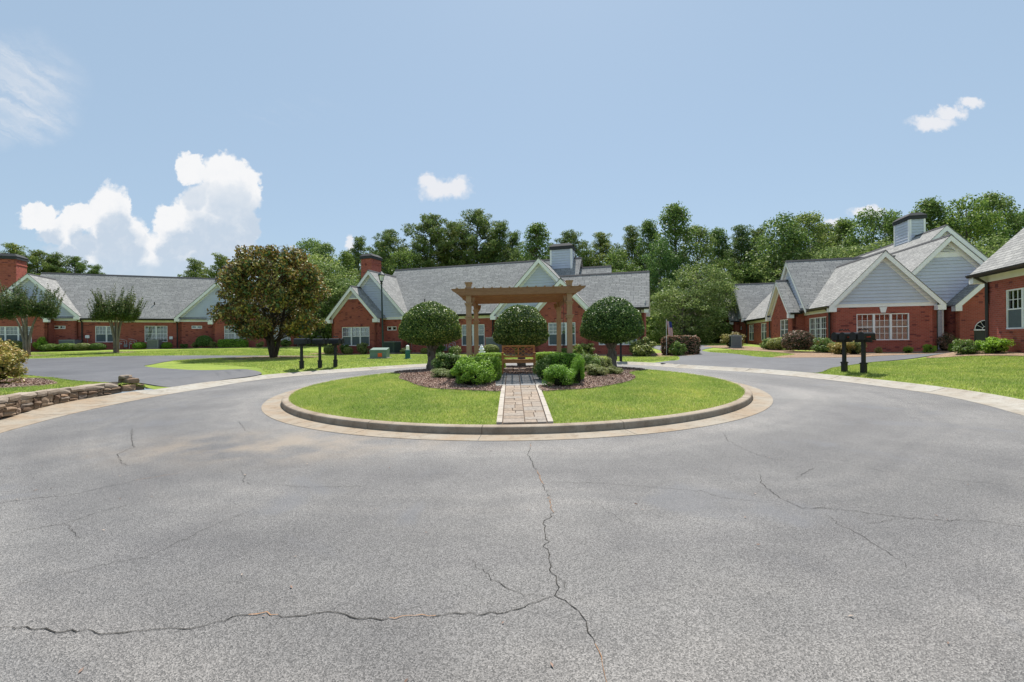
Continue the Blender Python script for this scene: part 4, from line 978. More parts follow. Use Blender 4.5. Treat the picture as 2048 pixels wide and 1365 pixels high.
# clipped and loose shrubs: unit meshes, base at z = 0
def bush_ball(n, leaf, seed, lump=.08, flat=.0):
    rg = np.random.default_rng(seed); d = sphere_pts(n, rg); d = d[d[:, 2] > -.75]
    rr_ = 1+lump*np.sin(d[:, 0]*7+seed)*np.sin(d[:, 1]*6+1)*np.cos(d[:, 2]*5)+rg.normal(0, .03, len(d)); rr_ *= np.where(rg.random(len(d)) < .3, rg.uniform(.75, 1, len(d)), 1)
    P = d*rr_[:, None]*np.array([.5, .5, .5])+np.array([0, 0, .5]); P[:, 2] = np.maximum(P[:, 2], .02)
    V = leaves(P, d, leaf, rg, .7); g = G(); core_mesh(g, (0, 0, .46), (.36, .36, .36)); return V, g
def bush_loose(n, leaf, seed, k=24):
    rg = np.random.default_rng(seed); PP = []; NN = []; g = G()
    for i in range(k):
        d = sphere_pts(1, rg)[0]; c = d*np.array([.37, .37, .35])*rg.uniform(.65, 1.12)+np.array([0, 0, .45]); c[2] = max(c[2], .10); r = rg.uniform(.09, .21)
        q = sphere_pts(n//k, rg); PP.append(c+q*r*rg.uniform(.6, 1.15, (len(q), 1))); NN.append(q+np.array([0, 0, .5]))
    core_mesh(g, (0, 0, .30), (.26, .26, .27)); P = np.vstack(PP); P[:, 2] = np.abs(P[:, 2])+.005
    return leaves(P, np.vstack(NN), leaf, rg, .8), g
def bush_hedge(n, leaf, seed, bx=(.5, .5)):
    rg = np.random.default_rng(seed); P = rg.uniform(-1, 1, (n, 3)); ax = rg.integers(0, 3, n); sg = rg.choice([-1, 1], n); N_ = np.zeros((n, 3))
    w = rg.random(n); ax = np.where(w < .36, 2, np.where(w < .68, 0, 1)); sg = np.where(ax == 2, 1, sg)
    P[np.arange(n), ax] = sg; N_[np.arange(n), ax] = sg
    L_ = (np.abs(P)**5).sum(1)**(1/5); P = P/L_[:, None]*rg.normal(1, .035, (n, 1))     # rounded box
    P[:, 2] = (P[:, 2]+1)/2; P[:, :2] *= .5; P[:, 2] = np.maximum(P[:, 2], .01)
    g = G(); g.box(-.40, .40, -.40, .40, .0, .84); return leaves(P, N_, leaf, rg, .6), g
BM = {}
def bush_mesh(kind, seed, lf=.06):
    k = (kind, seed, lf)
    if k not in BM:
        n = {'ball': 6500, 'loose': 6500, 'hedge': 8500}[kind]; n = int(n*min(2.2, (.06/lf)**1.4))
        V, g = {'ball': bush_ball, 'loose': bush_loose, 'hedge': bush_hedge}[kind](n, lf, seed); BM[k] = merge(V, g, M['shrubgreen'], 'shrub_'+kind)
    return BM[k]
def bush(name, x, y, sx, sy, h, kind, mat, label, cat='shrub', group=None, rz=0, seed=1, hf=H, lf=.06, sink=.03):
    o = bpy.data.objects.new(name, bush_mesh(kind, seed, lf)); C.objects.link(o); o.location = (x, y, hf(x, y)-sink); o.scale = (sx, sy, h); o.rotation_euler = (0, 0, rz)
    o.material_slots[0].link = 'OBJECT'; o.material_slots[0].material = M[mat]; return tag(o, label, cat, group)

# topiary hollies on the island
def topiary(x, y, z, dia, hgt, z0, seed, label, lean=0, tr=.13):
    rg = np.random.default_rng(seed); r = empty('topiary_tree', (x, y, z), 0, label, 'tree', 'round clipped trees on the island')
    n = 26000; d = sphere_pts(n, rg); a = dia/2; zc = z0-z+hgt*.34
    up = d[:, 2] > 0; P = d.copy(); lump = 1+.025*np.sin(d[:, 0]*9+seed)*np.cos(d[:, 1]*8)+.02*np.sin(d[:, 2]*13+seed)+rg.normal(0, .016, n); lump *= np.where(rg.random(n) < .25, rg.uniform(.8, 1, n), 1)
    P[:, :2] *= a; P[:, 2] *= np.where(up, hgt*.66, hgt*.34); P *= lump[:, None]
    # squarer shoulders: push out low parts
    P[:, :2] *= (1+.22*np.clip(-d[:, 2], 0, .5))[:, None]; P += np.array([0, 0, zc])
    V = leaves(P, d, .07, rg, .75, .55); g = G(); core_mesh(g, (0, 0, zc+.04), (a*.80, a*.80, hgt*.40))
    link(bpy.data.objects.new('crown', merge(V, g, M['holly'], 'crown')), r)
    g = G(); t = [(0, 0, -.1), (.01, 0, .05), (.02+lean*.2, .01, .35), (lean*.6, 0, .8), (lean, 0, zc-.1)]
    g.tube(t, [tr*1.45, tr*1.25, tr, tr*.95, tr*1.1], 12)
    for k in range(9):
        an = k*2*math.pi/9+.4; s = rg.uniform(.55, .8); g.tube([(lean*.7, 0, .62), (lean+.2*math.cos(an), .2*math.sin(an), .95), (lean+a*s*math.cos(an), a*s*math.sin(an), 1.25+rg.uniform(0, .3))], [tr*.55, tr*.38, tr*.15], 6)
    for k in range(6):
        an = rg.uniform(0, 6.28); core_mesh(g, (tr*.9*math.cos(an), tr*.9*math.sin(an), rg.uniform(.02, .7)), (.07, .07, .09))
    o = g.build('trunk', M['bark'], r, smooth=True)
topiary(-3.12, 16.9, Hisl(-3.12, 16.9), 2.26, 1.62, 1.42, 1, 'round clipped tree on the left side of the island, beside the lamp post', .06, .16)
topiary(3.78, 16.7, Hisl(3.78, 16.7), 2.26, 1.68, 1.45, 2, 'round clipped tree on the right side of the island, by a single mailbox', -.02, .15)
topiary(.36, 17.4, Hisl(.36, 17.4), 2.1, 1.66, 1.28, 3, 'round clipped tree seen under the pergola behind the bench', 0, .14)

# general trees: trunk with limbs, crown of leafy clumps
def tree_meshes(seed, h, cr, base, nclump, rclump, leaf, per, mat, bark, profile, flat=.7, trunk_r=.25, aspect=.55, jit=.8, multi=1, narrow=False, hollow=.35, limb_r=.06):
    rg = np.random.default_rng(seed); PP = []; NN = []; g = G(); ct = []
    for i in range(nclump):
        t = rg.uniform(0, 1)**.9 if not narrow else rg.uniform(0, 1); z = base+(h-base)*t; R_ = cr*profile(t); an = i*2.39996+rg.uniform(-.4, .4); q = R_*math.sqrt(rg.uniform(hollow**2, 1))
        ct.append((q*math.cos(an), q*math.sin(an), z, rclump*rg.uniform(.6, 1.25)))
    for x, y, z, r in ct:
        k = int(per*(r/rclump)**2); q = sphere_pts(k, rg); q[:, 2] *= flat; off = rg.uniform(.45, 1.05, (k, 1)); PP.append(np.array([x, y, z])+q*r*off); NN.append(q+np.array([0, 0, .45]))
    P = np.vstack(PP); V = leaves(P, np.vstack(NN), leaf, rg, jit, aspect)
    top = h*.93
    for m in range(multi):
        an0 = m*2*math.pi/max(multi, 1)+.5; sp = 0 if multi == 1 else .16*h
        path = [(0, 0, -.2)]; rad = [trunk_r*1.3/math.sqrt(multi)]; n = 7
        for i in range(1, n+1):
            t = i/n; path.append((math.cos(an0)*sp*t**.7+rg.normal(0, .02*h*t*.3), math.sin(an0)*sp*t**.7+rg.normal(0, .02*h*t*.3), top*t if multi == 1 else h*.75*t)); rad.append(trunk_r/math.sqrt(multi)*(1-.85*t)+.01)
        g.tube(path, rad, 8)
    for x, y, z, r in ct[:int(len(ct)*.6)]:
        zz = max(base*.6, z-math.hypot(x, y)*.7); zz = min(zz, top*.9)
        g.tube([(0, 0, zz), (x*.5, y*.5, (zz+z)/2+.1*r), (x, y, z)], [limb_r, limb_r*.6, limb_r*.2], 5, cap=False)
    return leaf_mesh('crown', V, M[mat]), g.mesh('trunk', M[bark], True)
TM = {}
def put_tree(kind, x, y, s, rz, label, group=None, name='tree', sz=None, z=None, cat='tree', sxy=None, mat=None):
    cm, tm = TM[kind]; r = empty(name, (x, y, (H(x, y) if z is None else z)), rz, label, cat, group)
    a = s if sxy is None else sxy
    for nm, me in (('crown', cm), ('trunk', tm)):
        o = bpy.data.objects.new(nm, me); link(o, r); o.scale = (a, a, s)
        if mat and nm == 'crown': o.material_slots[0].link = 'OBJECT'; o.material_slots[0].material = M[mat]
    return r
ell = lambda t: math.sqrt(max(0, 1-(2*t-1)**2))*.95+.12
cone = lambda t: (1-t)**.6*min(1, .55+3*t)+.08
dome = lambda t: math.sqrt(max(0, 1-t**2.2))*min(1, .6+2.5*t)+.06
pin2 = lambda t: (1-t)**.55*(.75+.25*math.sin(t*19))*min(1, .5+3*t)+.06
pin = lambda t: (.42+.6*math.sin(math.pi*min(1, .12+t*.8)))*min(1, ((1.02-t)*2.2)**.7)*(.85+.2*math.sin(t*23))
umb = lambda t: (.55+.6*math.sin(math.pi*min(1, t*1.05)))*(1 if t < .8 else (1-t)*4+.2)
# magnolia
def magprof(t): return min(1, .62+t*2.4)*math.sqrt(max(0, 1-max(0, t-.15)**1.9))+.05
mc, mt = tree_meshes(5, 6.9, 3.35, 1.7, 165, .62, .23, 220, 'magnolia', 'barkdark', magprof, .8, .24, .48, .9, 3, hollow=.5, limb_r=.035)
TM['magnolia'] = (mc, mt)
m = put_tree('magnolia', -15.3, 28.2, 1, .4, sxy=.92, label= 'big magnolia with bronze and dark green leaves on the left lawn', name='magnolia_tree')
# crape myrtles: vase shaped stems, tufted top with bare upright shoots
def myrtle(seed):
    rg = np.random.default_rng(seed); g = G(); P = []; N_ = []
    for i in range(6):
        an = i*1.05+rg.uniform(-.2, .2); sp = rg.uniform(.35, .75)
        p = [(.12*math.cos(an), .12*math.sin(an), -.1), (.16*math.cos(an), .16*math.sin(an), 1.1), (sp*.6*math.cos(an), sp*.6*math.sin(an), 2.2), (sp*1.1*math.cos(an), sp*1.1*math.sin(an), 3.0)]
        g.tube(p, [.11, .085, .06, .045], 7)
        for j in range(11):
            a2 = an+rg.uniform(-1.3, 1.3); l = rg.uniform(.4, 1.75); z = rg.uniform(.0, .35)+(1.75-l)*.75*rg.uniform(.3, 1); q0 = V3(p[3]) if j % 3 else V3(p[2])*.35+V3(p[3])*.65; q1 = q0+V3((math.cos(a2)*l*.75, math.sin(a2)*l*.75, z)); g.tube([q0, (q0+q1)/2+V3((0, 0, .1)), q1], [.035, .025, .012], 5)
            if q1.z > 4.6: continue
            k = 460; d = sphere_pts(k, rg); c = np.array(q1)*.75+np.array(q0)*.25; P.append(c+d*np.array([.48, .48, .40])*rg.uniform(.3, 1.05, (k, 1))); N_.append(d+np.array([0, 0, .4]))
            # upright shoots with small leaves
            for s_ in range(2):
                if rg.random() < .8:
                    t = np.linspace(0, 1, 46)[:, None]; hh = rg.uniform(.7, 1.35); e = np.array([math.cos(a2)*.3+rg.normal(0, .1), math.sin(a2)*.3+rg.normal(0, .1), hh]); base = np.array(q1)+rg.normal(0, .12, 3)
                    P.append(base+e*t+rg.normal(0, .045, (46, 3))); N_.append(rg.normal(0, 1, (46, 3)))
                    g.tube([tuple(base), tuple(base+e)], [.012, .006], 4)
    return leaf_mesh('crown', leaves(np.vstack(P), np.vstack(N_), .12, rg, .9, .5), M['myrtle']), g.mesh('trunk', M['barkpale'], True)
TM['myrtle1'] = myrtle(4); TM['myrtle2'] = myrtle(9)
put_tree('myrtle1', -32.3, 35.9, 1.02, .3, sxy=.86, label='crape myrtle with pale bare stems in front of the left house wall between two windows', group='crape myrtles in front of the left house', name='crape_myrtle_tree')
put_tree('myrtle2', -35.3, 32.0, 1.05, 2.2, sxy=.88, label='crape myrtle with pale stems at the left edge, before the chimney end of the house', group='crape myrtles in front of the left house', name='crape_myrtle_tree')
# forest tree kinds
TM['decidA'] = tree_meshes(21, 20, 5.2, 2.5, 120, 1.5, .42, 110, 'decid', 'bark', ell, .75, .35)
TM['decidB'] = tree_meshes(22, 20, 4.4, 2.0, 130, 1.35, .42, 110, 'deciddark', 'bark', cone, .75, .3)
TM['decidC'] = tree_meshes(23, 20, 5.8, 1.2, 140, 1.5, .42, 105, 'deciddark', 'bark', dome, .75, .35)
TM['decidD'] = tree_meshes(27, 20, 4.6, 3.0, 190, .95, .36, 62, 'decid', 'bark', cone, .8, .3, hollow=.3)
TM['decidE'] = tree_meshes(28, 20, 5.0, 2.0, 210, 1.0, .36, 58, 'decidlight', 'bark', dome, .8, .3, hollow=.35)
TM['decidL'] = tree_meshes(24, 10, 4.2, .4, 130, .95, .26, 130, 'decidlight', 'bark', ell, .8, .2)
def pine_meshes(seed, h, cb, span, nb, dens=1.0):
    """pine: bare lower trunk, long uneven limbs carrying flat needle tufts"""
    rg = np.random.default_rng(seed); g = G(); PP = []; NN = []
    bx, by = rg.normal(0, .35, 2); tr = [(0, 0, -.3)]+[(bx*(t**1.5), by*(t**1.5), h*.97*t) for t in np.linspace(.12, 1, 8)]
    g.tube(tr, [.34]+[.30*(1-.82*t) for t in np.linspace(.12, 1, 8)], 8)
    def tuft(c, r):
        k = int(46*dens*(r/.7)**2); q = sphere_pts(k, rg); q[:, 2] *= .55; PP.append(c+q*r*rg.uniform(.35, 1.1, (k, 1))); NN.append(q+np.array([0, 0, .6]))
    for b in range(nb):
        t = cb+(1-cb)*(b+rg.uniform(-.5, .5))/nb; t = min(max(t, cb), .985); z = h*t; u = (t-cb)/(1-cb)
        prof = (.45+.55*math.sin(math.pi*min(1, u*.75+.18)))*(1-max(0, u-.55)*1.55)
        L_ = span*max(.16, prof)*rg.uniform(.55, 1.25); an = b*2.39996+rg.uniform(-.5, .5); up = rg.uniform(.12, .45)+u*.5
        c0 = np.array([bx*t**1.5, by*t**1.5, z]); d = np.array([math.cos(an), math.sin(an), 0])
        pts = [c0, c0+d*L_*.5+np.array([0, 0, L_*up*.3]), c0+d*L_+np.array([0, 0, L_*up*.8])]
        g.tube([tuple(q) for q in pts], [.085*(1-.6*u)+.01, .05, .015], 5, cap=False)
        n = max(2, int(L_/.62))
        for i_ in range(n):
            s_ = .30+.72*(i_+rg.uniform(0, .6))/n; q = pts[0]*(1-s_)**2+2*pts[1]*s_*(1-s_)+pts[2]*s_**2
            side = np.array([-d[1], d[0], 0])*rg.normal(0, .55)*(1.1-.3*s_); tuft(q+side+np.array([0, 0, rg.uniform(-.05, .35)]), rg.uniform(.5, .95))
    tuft(np.array([bx, by, h*.97]), .6); tuft(np.array([bx, by, h*.92]), .8)
    V = leaves(np.vstack(PP), np.vstack(NN), .46, rg, 1.1, .26)
    return leaf_mesh('crown', V, M['pine']), g.mesh('trunk', M['barkdark'], True)
TM['pineA'] = pine_meshes(31, 20, .42, 5.2, 62); TM['pineB'] = pine_meshes(35, 20, .36, 4.4, 66); TM['pineC'] = pine_meshes(38, 20, .18, 4.8, 84)
def px(x, d): return (x-1024)/880*d
def forest():
    rr = random.Random(12); grp = 'trees of the wood behind the houses'
    # (picture column, height of the top above the horizon in metres/m distance, distance, kind, what sets it apart)
    T = [
     (25, 492, 82, 'pineC', 'pine'), (75, 505, 84, 'pineA', 'pine'), (115, 512, 86, 'pineC', 'pine'), (150, 517, 88, 'pineA', 'pine'), (195, 535, 90, 'pineC', 'pine'),
     (395, 523, 84, 'pineB', 'pine'), (447, 514, 82, 'pineB', 'pine'),
     (610, 505, 52, 'decidL', 'light'), (652, 488, 56, 'decidE', 'leafy'), (694, 500, 60, 'decidD', 'leafy'), (640, 520, 48, 'decidL', 'light'), (735, 520, 66, 'pineC', 'pine'),
     (782, 466, 74, 'pineA', 'pine'), (815, 500, 70, 'decidA', 'leafy'), (862, 436, 76, 'pineA', 'pine'), (908, 450, 78, 'pineB', 'pine'), (955, 426, 76, 'pineA', 'pine'), (1003, 450, 76, 'pineC', 'pine'), (1030, 470, 80, 'pineC', 'pine'),
     (890, 500, 82, 'pineC', 'pine'), (980, 495, 84, 'decidB', 'leafy'), (760, 500, 80, 'decidB', 'leafy'),
     (1075, 444, 66, 'decidD', 'leafy'), (1142, 467, 72, 'pineA', 'pine'), (1202, 470, 72, 'pineC', 'pine'), (1175, 500, 70, 'decidC', 'leafy'), (1110, 495, 74, 'decidC', 'leafy'),
     (1262, 457, 68, 'pineC', 'pine'), (1300, 438, 64, 'decidD', 'leafy'), (1352, 405, 60, 'decidD', 'leafy'), (1395, 452, 62, 'decidE', 'leafy'), (1237, 500, 62, 'decidC', 'leafy'), (1322, 480, 56, 'decidC', 'leafy'),
     (1437, 455, 66, 'decidD', 'leafy'), (1480, 456, 64, 'pineC', 'pine'), (1515, 462, 68, 'pineB', 'pine'), (1450, 520, 60, 'decidC', 'leafy'),
     (1565, 432, 58, 'decidC', 'leafy'), (1612, 428, 60, 'decidE', 'leafy'), (1650, 452, 66, 'pineB', 'pine'), (1690, 435, 64, 'decidD', 'leafy'), (1750, 421, 60, 'decidA', 'leafy'), (1785, 440, 62, 'pineC', 'pine'),
     (1862, 394, 58, 'decidD', 'leafy'), (1935, 395, 54, 'decidC', 'leafy'), (1985, 388, 56, 'decidE', 'leafy'), (2035, 425, 56, 'decidC', 'leafy'), (1905, 440, 58, 'decidB', 'leafy'), (2085, 410, 58, 'decidA', 'leafy'), (-40, 500, 84, 'pineC', 'pine'),
     (1395, 530, 46, 'decidL', 'light'), (1365, 575, 44, 'decidL', 'light'), (1440, 560, 50, 'decidL', 'light'), (1335, 560, 52, 'decidC', 'leafy'), (1480, 570, 58, 'decidL', 'light'), (1300, 570, 56, 'decidL', 'light'), (1415, 590, 55, 'decidC', 'leafy'),
     (1240, 540, 58, 'decidC', 'leafy'), (1530, 510, 60, 'decidC', 'leafy'), (1590, 500, 56, 'decidL', 'light'), (1700, 490, 52, 'decidL', 'light'), (1770, 480, 50, 'decidL', 'light'), (1960, 480, 44, 'decidL', 'light'),
     (560, 540, 66, 'decidC', 'leafy'), (690, 560, 50, 'decidL', 'light'), (640, 570, 60, 'decidC', 'leafy'), (720, 480, 90, 'pineC', 'pine'), (625, 480, 88, 'decidA', 'leafy'), (1060, 500, 90, 'decidC', 'leafy'), (930, 520, 92, 'decidC', 'leafy'), (840, 520, 90, 'decidC', 'leafy'),
    ]
    cap = {'pineA': 20.0, 'pineB': 20.0, 'pineC': 20.0, 'decidA': 20.5, 'decidB': 20.5, 'decidC': 20.5, 'decidL': 10.4, 'decidD': 20.6, 'decidE': 20.4}
    def land(x):
        for lim, s_ in ((240, 'the far left roof'), (470, 'the siding chimney by the magnolia'), (745, 'the gap left of the centre house'), (925, 'the left half of the centre roof'), (1110, 'the centre gable'), (1255, 'the right end of the centre roof'),
                        (1420, 'the end of the right drive'), (1530, 'the far gable of the right house'), (1720, 'the left roof of the right house'), (1880, 'the siding chimney of the right house')):
            if x < lim: return s_
        return 'the tallest gable of the right house'
    ORD = ['first', 'second', 'third', 'fourth', 'fifth', 'sixth', 'seventh', 'eighth']
    for i, (x, ytop, d, k, w) in enumerate(T):
        X = px(x, d); z0 = H(X, d); ztop = 1.55+(682.5-ytop+(x-1024)*-.0087)/880*d; hgt = max(3, ztop-z0); s = hgt/cap[k]
        wide = {'light': rr.uniform(.95, 1.25), 'leafy': rr.uniform(.8, 1.05), 'pine': rr.uniform(.85, 1.1)}[w]
        sxy = s*wide if k != 'decidL' else max(s, .8)*wide
        same = sorted(q[0] for q in T if q[4] == w and land(q[0]) == land(x)); o_ = ORD[same.index(x)] if len(same) > 1 else 'single'
        lab = ('%s %s behind %s' % ({'pine': 'dark', 'leafy': 'tall', 'light': 'low pale'}[w], {'pine': 'pine', 'leafy': 'leafy tree', 'light': 'leafy tree'}[w], land(x)))
        lab += (', %s from the left' % o_) if len(same) > 1 else ''
        nm = {'pine': 'pine_tree', 'leafy': 'leafy_tree', 'light': 'leafy_tree'}[w]
        g2 = {'pine': 'pines in the wood behind the houses', 'leafy': 'tall leafy trees in the wood behind the houses', 'light': 'lower light green trees at the edge of the wood'}[w]
        put_tree(k, X, d, s, rr.uniform(0, 6.28), lab, g2, nm, sxy=sxy)
    # undergrowth in the gap between the houses
    rg = np.random.default_rng(77); P = []; N_ = []
    for i in range(420):
        d = rg.uniform(46, 74); x = px(rg.uniform(1180, 1760), d); r = rg.uniform(.7, 1.7); z = H(x, d)+rg.uniform(0, 3.6)**1.0; k = int(52*r*r); q = sphere_pts(k, rg); P.append(np.array([x, d, z])+q*r*rg.uniform(.6, 1, (k, 1))); N_.append(q)
    for i in range(300):
        d = rg.uniform(54, 80); x = px(rg.uniform(520, 1200), d); r = rg.uniform(.8, 1.8); z = H(x, d)+rg.uniform(0, 5); k = int(40*r*r); q = sphere_pts(k, rg); P.append(np.array([x, d, z])+q*r*rg.uniform(.6, 1, (k, 1))); N_.append(q)
    for i in range(260):
        d = rg.uniform(78, 96); x = px(rg.uniform(-150, 620), d); r = rg.uniform(1, 2); z = H(x, d)+rg.uniform(0, 4); k = int(30*r*r); q = sphere_pts(k, rg); P.append(np.array([x, d, z])+q*r*rg.uniform(.6, 1, (k, 1))); N_.append(q)
    me = leaf_mesh('undergrowth', leaves(np.vstack(P), np.vstack(N_), .42, rg, .9, .6), M['deciddark'])
    tag(link(bpy.data.objects.new('undergrowth', me)), kind='stuff')
forest()

# ---------------------------------------------------------------- beds and shrubs by the houses
def toworld(loc, th, u, v):
    t = R(th); return (loc[0]+u*math.cos(t)+v*math.sin(t), loc[1]-u*math.sin(t)+v*math.cos(t))
HC = ((-12.64, 35.7), 18.2); HA = ((-38.09, 41.3), -19.5); HB = ((21.62, 25.7), 14); HD = ((19.30, 17.2), 22)
def bed(name, poly, mat='straw', off=.05): return patch(name, poly, M[mat], off, grid=.6, skirt=.05)
bed('pine_straw_bed', catmull([toworld(*HC, u, v) for u, v in ((-3.5, .6), (-3.4, -1.6), (-1, -1.9), (2, -1.5), (5, -.3), (9, 0), (13, -1.2), (17, -2.0), (21, -1.9), (24.2, -1.7), (25.6, -.2), (25.2, 2), (22.6, 2), (22.3, .5), (15, 1.0), (4, 2), (-2, 1))], 4, True))
bed('pine_straw_bed', catmull([toworld(*HA, u, v) for u, v in ((-11, -2.8), (-7, -2.8), (-4, -2.6), (-1, -1.8), (4, -1.9), (8, -2.4), (12, -2.8), (17.5, -2.4), (17.5, 0), (8.5, .8), (-10.5, .8))], 4, True))
bed('pine_straw_bed', catmull([(12.9, 21.75), (13.3, 20.95), (15.6, 20.6), (18.5, 21.35), (21.5, 21.5), (22.5, 20.2), (24, 21.5), (25.5, 24.5), (25, 27), (18, 27), (18.6, 31), (19.2, 38), (16.5, 38), (15.9, 33), (15.4, 30), (16.0, 27), (15.6, 24.2), (14.0, 23.0)], 4, True))
bed('pine_straw_bed', catmull([(16.9, 17.8), (17.5, 17.0), (17.9, 16.2), (18.2, 15.2), (18.4, 14.0), (19.2, 13.5), (20.5, 14), (20.5, 18), (21.5, 20.5), (24.5, 21.5), (23, 22.5), (21.2, 20.3), (19.4, 18.9), (17.4, 18.3)], 4, True))
patch('mulch_bed', catmull([(-11.75, 10.2), (-12.2, 9.9), (-13.3, 9.4), (-14.5, 9.6), (-15.5, 11), (-15.3, 12.6), (-13.8, 12.9), (-12.5, 12.1), (-11.7, 11.0)], 4, True), M['mulchi'], .05, grid=.5, skirt=.05)
for (x, y, r, m_) in ((-15.3, 28.2, 2.4, 'straw'), (-32.3, 35.9, 1.1, 'mulchi'), (-35.3, 32.0, 1.3, 'mulchi')):
    patch('mulch_ring', [(x+r*math.cos(t)*1.2, y+r*math.sin(t)) for t in np.linspace(0, 6.283, 20, endpoint=False)], M[m_], .05, grid=.5)

def shrubs():
    B = bush
    # island
    B('shrub', -1.0, 10.72, 1.08, 1.0, .84, 'loose', 'boxwood', 'rounded bright green bush at the left front of the island bed', seed=1, hf=Hisl, lf=.045)
    B('shrub', 1.14, 10.3, .86, .78, .60, 'loose', 'boxwood', 'low bright green bush right of the brick path, nearest the camera', seed=2, hf=Hisl, lf=.045)
    B('shrub', 1.56, 10.62, .46, .46, .78, 'loose', 'boxwood', 'narrow upright green bush at the right shoulder of the low bright bush', seed=3, hf=Hisl, lf=.045)
    B('hedge', -.88, 11.9, 1.12, 1.5, .62, 'hedge', 'boxwood', 'square clipped boxwood hedge left of the bench', 'hedge', seed=1, hf=Hisl, lf=.04)
    B('hedge', 1.42, 11.95, .88, 1.5, .68, 'hedge', 'boxwood', 'square clipped boxwood hedge on the right under the pergola post', 'hedge', seed=2, hf=Hisl, lf=.04)
    B('shrub', .88, 11.45, .66, .9, .66, 'loose', 'shrubgreen', 'looser dark green bush at the path edge right of the bench', seed=4, hf=Hisl, lf=.045)
    B('hedge', -.72, 14.5, .95, .8, .62, 'hedge', 'boxwood', 'low clipped hedge behind the left end of the bench', 'hedge', seed=1, hf=Hisl, lf=.04)
    B('hedge', 1.22, 14.5, .95, .8, .62, 'hedge', 'boxwood', 'low clipped hedge behind the right end of the bench', 'hedge', seed=2, hf=Hisl, lf=.04)
    B('shrub', -2.15, 14.4, 1.15, 1.1, .78, 'loose', 'shrubgreen', 'grey-green loose bush beside the trunk of the left clipped tree', seed=5, hf=Hisl, lf=.06)
    B('shrub', -2.05, 12.6, .75, .7, .33, 'loose', 'shrubpale', 'low pale spreading shrub at the left of the island bed', seed=6, hf=Hisl, lf=.05)
    B('shrub', -1.55, 12.2, .6, .6, .36, 'loose', 'shrubpale', 'low pale spreading shrub touching the left hedge', seed=7, hf=Hisl, lf=.05)
    B('shrub', 2.4, 13.9, .85, .85, .72, 'loose', 'shrubgreen', 'loose bush between the right hedge and the right clipped tree', seed=8, hf=Hisl, lf=.055)
    B('shrub', 3.0, 14.5, .8, .8, .55, 'loose', 'shrubpale', 'pale bush in front of the trunk of the right clipped tree', seed=9, hf=Hisl, lf=.055)
    B('shrub', 2.35, 12.5, .75, .7, .40, 'loose', 'shrubpale', 'low pale spreading shrub at the foot of the right hedge', seed=6, hf=Hisl, lf=.05)
    B('shrub', 2.95, 12.9, .6, .55, .32, 'loose', 'shrubpale', 'lowest pale shrub at the right end of the island bed', seed=7, hf=Hisl, lf=.05)
    B('nandina', 2.25, 15.3, .7, .7, .95, 'loose', 'shrubgreen', 'tall feathery shrub standing behind the right hedge', seed=3, hf=Hisl, lf=.07)
    B('nandina', -2.15, 15.9, .8, .8, .95, 'loose', 'shrubpale', 'tall feathery shrub behind the left pergola post', seed=2, hf=Hisl, lf=.07)
    B('nandina', -1.35, 14.1, .35, .35, .75, 'loose', 'shrubgold', 'reddish feathery shrub between the two left pergola posts', seed=8, hf=Hisl, lf=.07)
    # left foreground bush
    B('shrub', -13.25, 11.0, 1.9, 1.7, 1.35, 'loose', 'shrubgold', 'large yellow-green bush on its mulch bed at the left edge of the frame', seed=11, lf=.045)
    def row(frame, lst, group=None):
        for (u, v, sx, h, kind, mat, lab, sd) in lst:
            x, y = toworld(*frame, u, v); B('hedge' if kind == 'hedge' else 'shrub', x, y, sx, sx*.9 if kind != 'hedge' else .8, h, kind, mat, lab, 'hedge' if kind == 'hedge' else 'shrub', group, rz=R(-frame[1]), seed=sd, lf=.08, hf=lambda a, b: H(a, b)+.04)
    row(HC, [(-1.35, -1.4, 1.05, .78, 'ball', 'shrubpale', 'rounded pale shrub under the left end of the triple window', 1), (.25, -1.3, .75, .62, 'ball', 'shrubpale', 'smallest rounded shrub in front of the triple window', 2), (1.35, -.9, 1.15, 1.05, 'loose', 'shrubpale', 'large pale shrub at the brick corner behind the lamp post', 3),
             (2.1, -.6, .7, .5, 'loose', 'shrubpale', 'low shrub at the foot of the lamp post', 4), (-.6, -.6, .9, .9, 'loose', 'shrubgreen', 'dark shrub against the wall between the pale rounded ones', 5),
             (4.7, -.2, 1.0, .5, 'loose', 'shrubpale', 'low shrub between the condenser and the green pedestal', 6), (6.1, .2, .6, .45, 'ball', 'shrubpale', 'tiny shrub left of the left clipped tree', 2), (7.3, .2, 1.3, .95, 'loose', 'shrubgreen', 'shrub by the gas meters right of the left clipped tree', 7), (8.9, -.2, .95, .6, 'ball', 'shrubgreen', 'round low shrub seen right of the gas meters', 1),
             (12.2, -1.4, 1.2, .75, 'ball', 'shrubpale', 'yellowish round shrub in front of the grey condenser', 2), (14.2, -.9, .8, 1.0, 'loose', 'shrubgreen', 'upright dark shrub right of the middle clipped tree', 8), (17.3, -.9, .8, .5, 'ball', 'shrubgreen', 'low shrub below the shuttered window', 1),
             (18.9, -1.6, 1.25, .95, 'loose', 'shrubpale', 'white flecked bush under the window left of the right clipped tree', 5), (22.3, -1.1, 1.75, 1.35, 'loose', 'shrubpale', 'large silvery bush at the right corner of the centre house', 9),
             (24.4, -.9, 1.0, 1.0, 'loose', 'shrubgreen', 'upright light bush in front of the pink topped hedge', 2)])
    x, y = toworld(*HC, 24.6, .5); B('hedge', x, y, 2.2, 1.2, 1.25, 'hedge', 'shrubpink', 'square clipped hedge with pink tips at the right end of the centre house', 'hedge', rz=R(-18), seed=2, lf=.08)
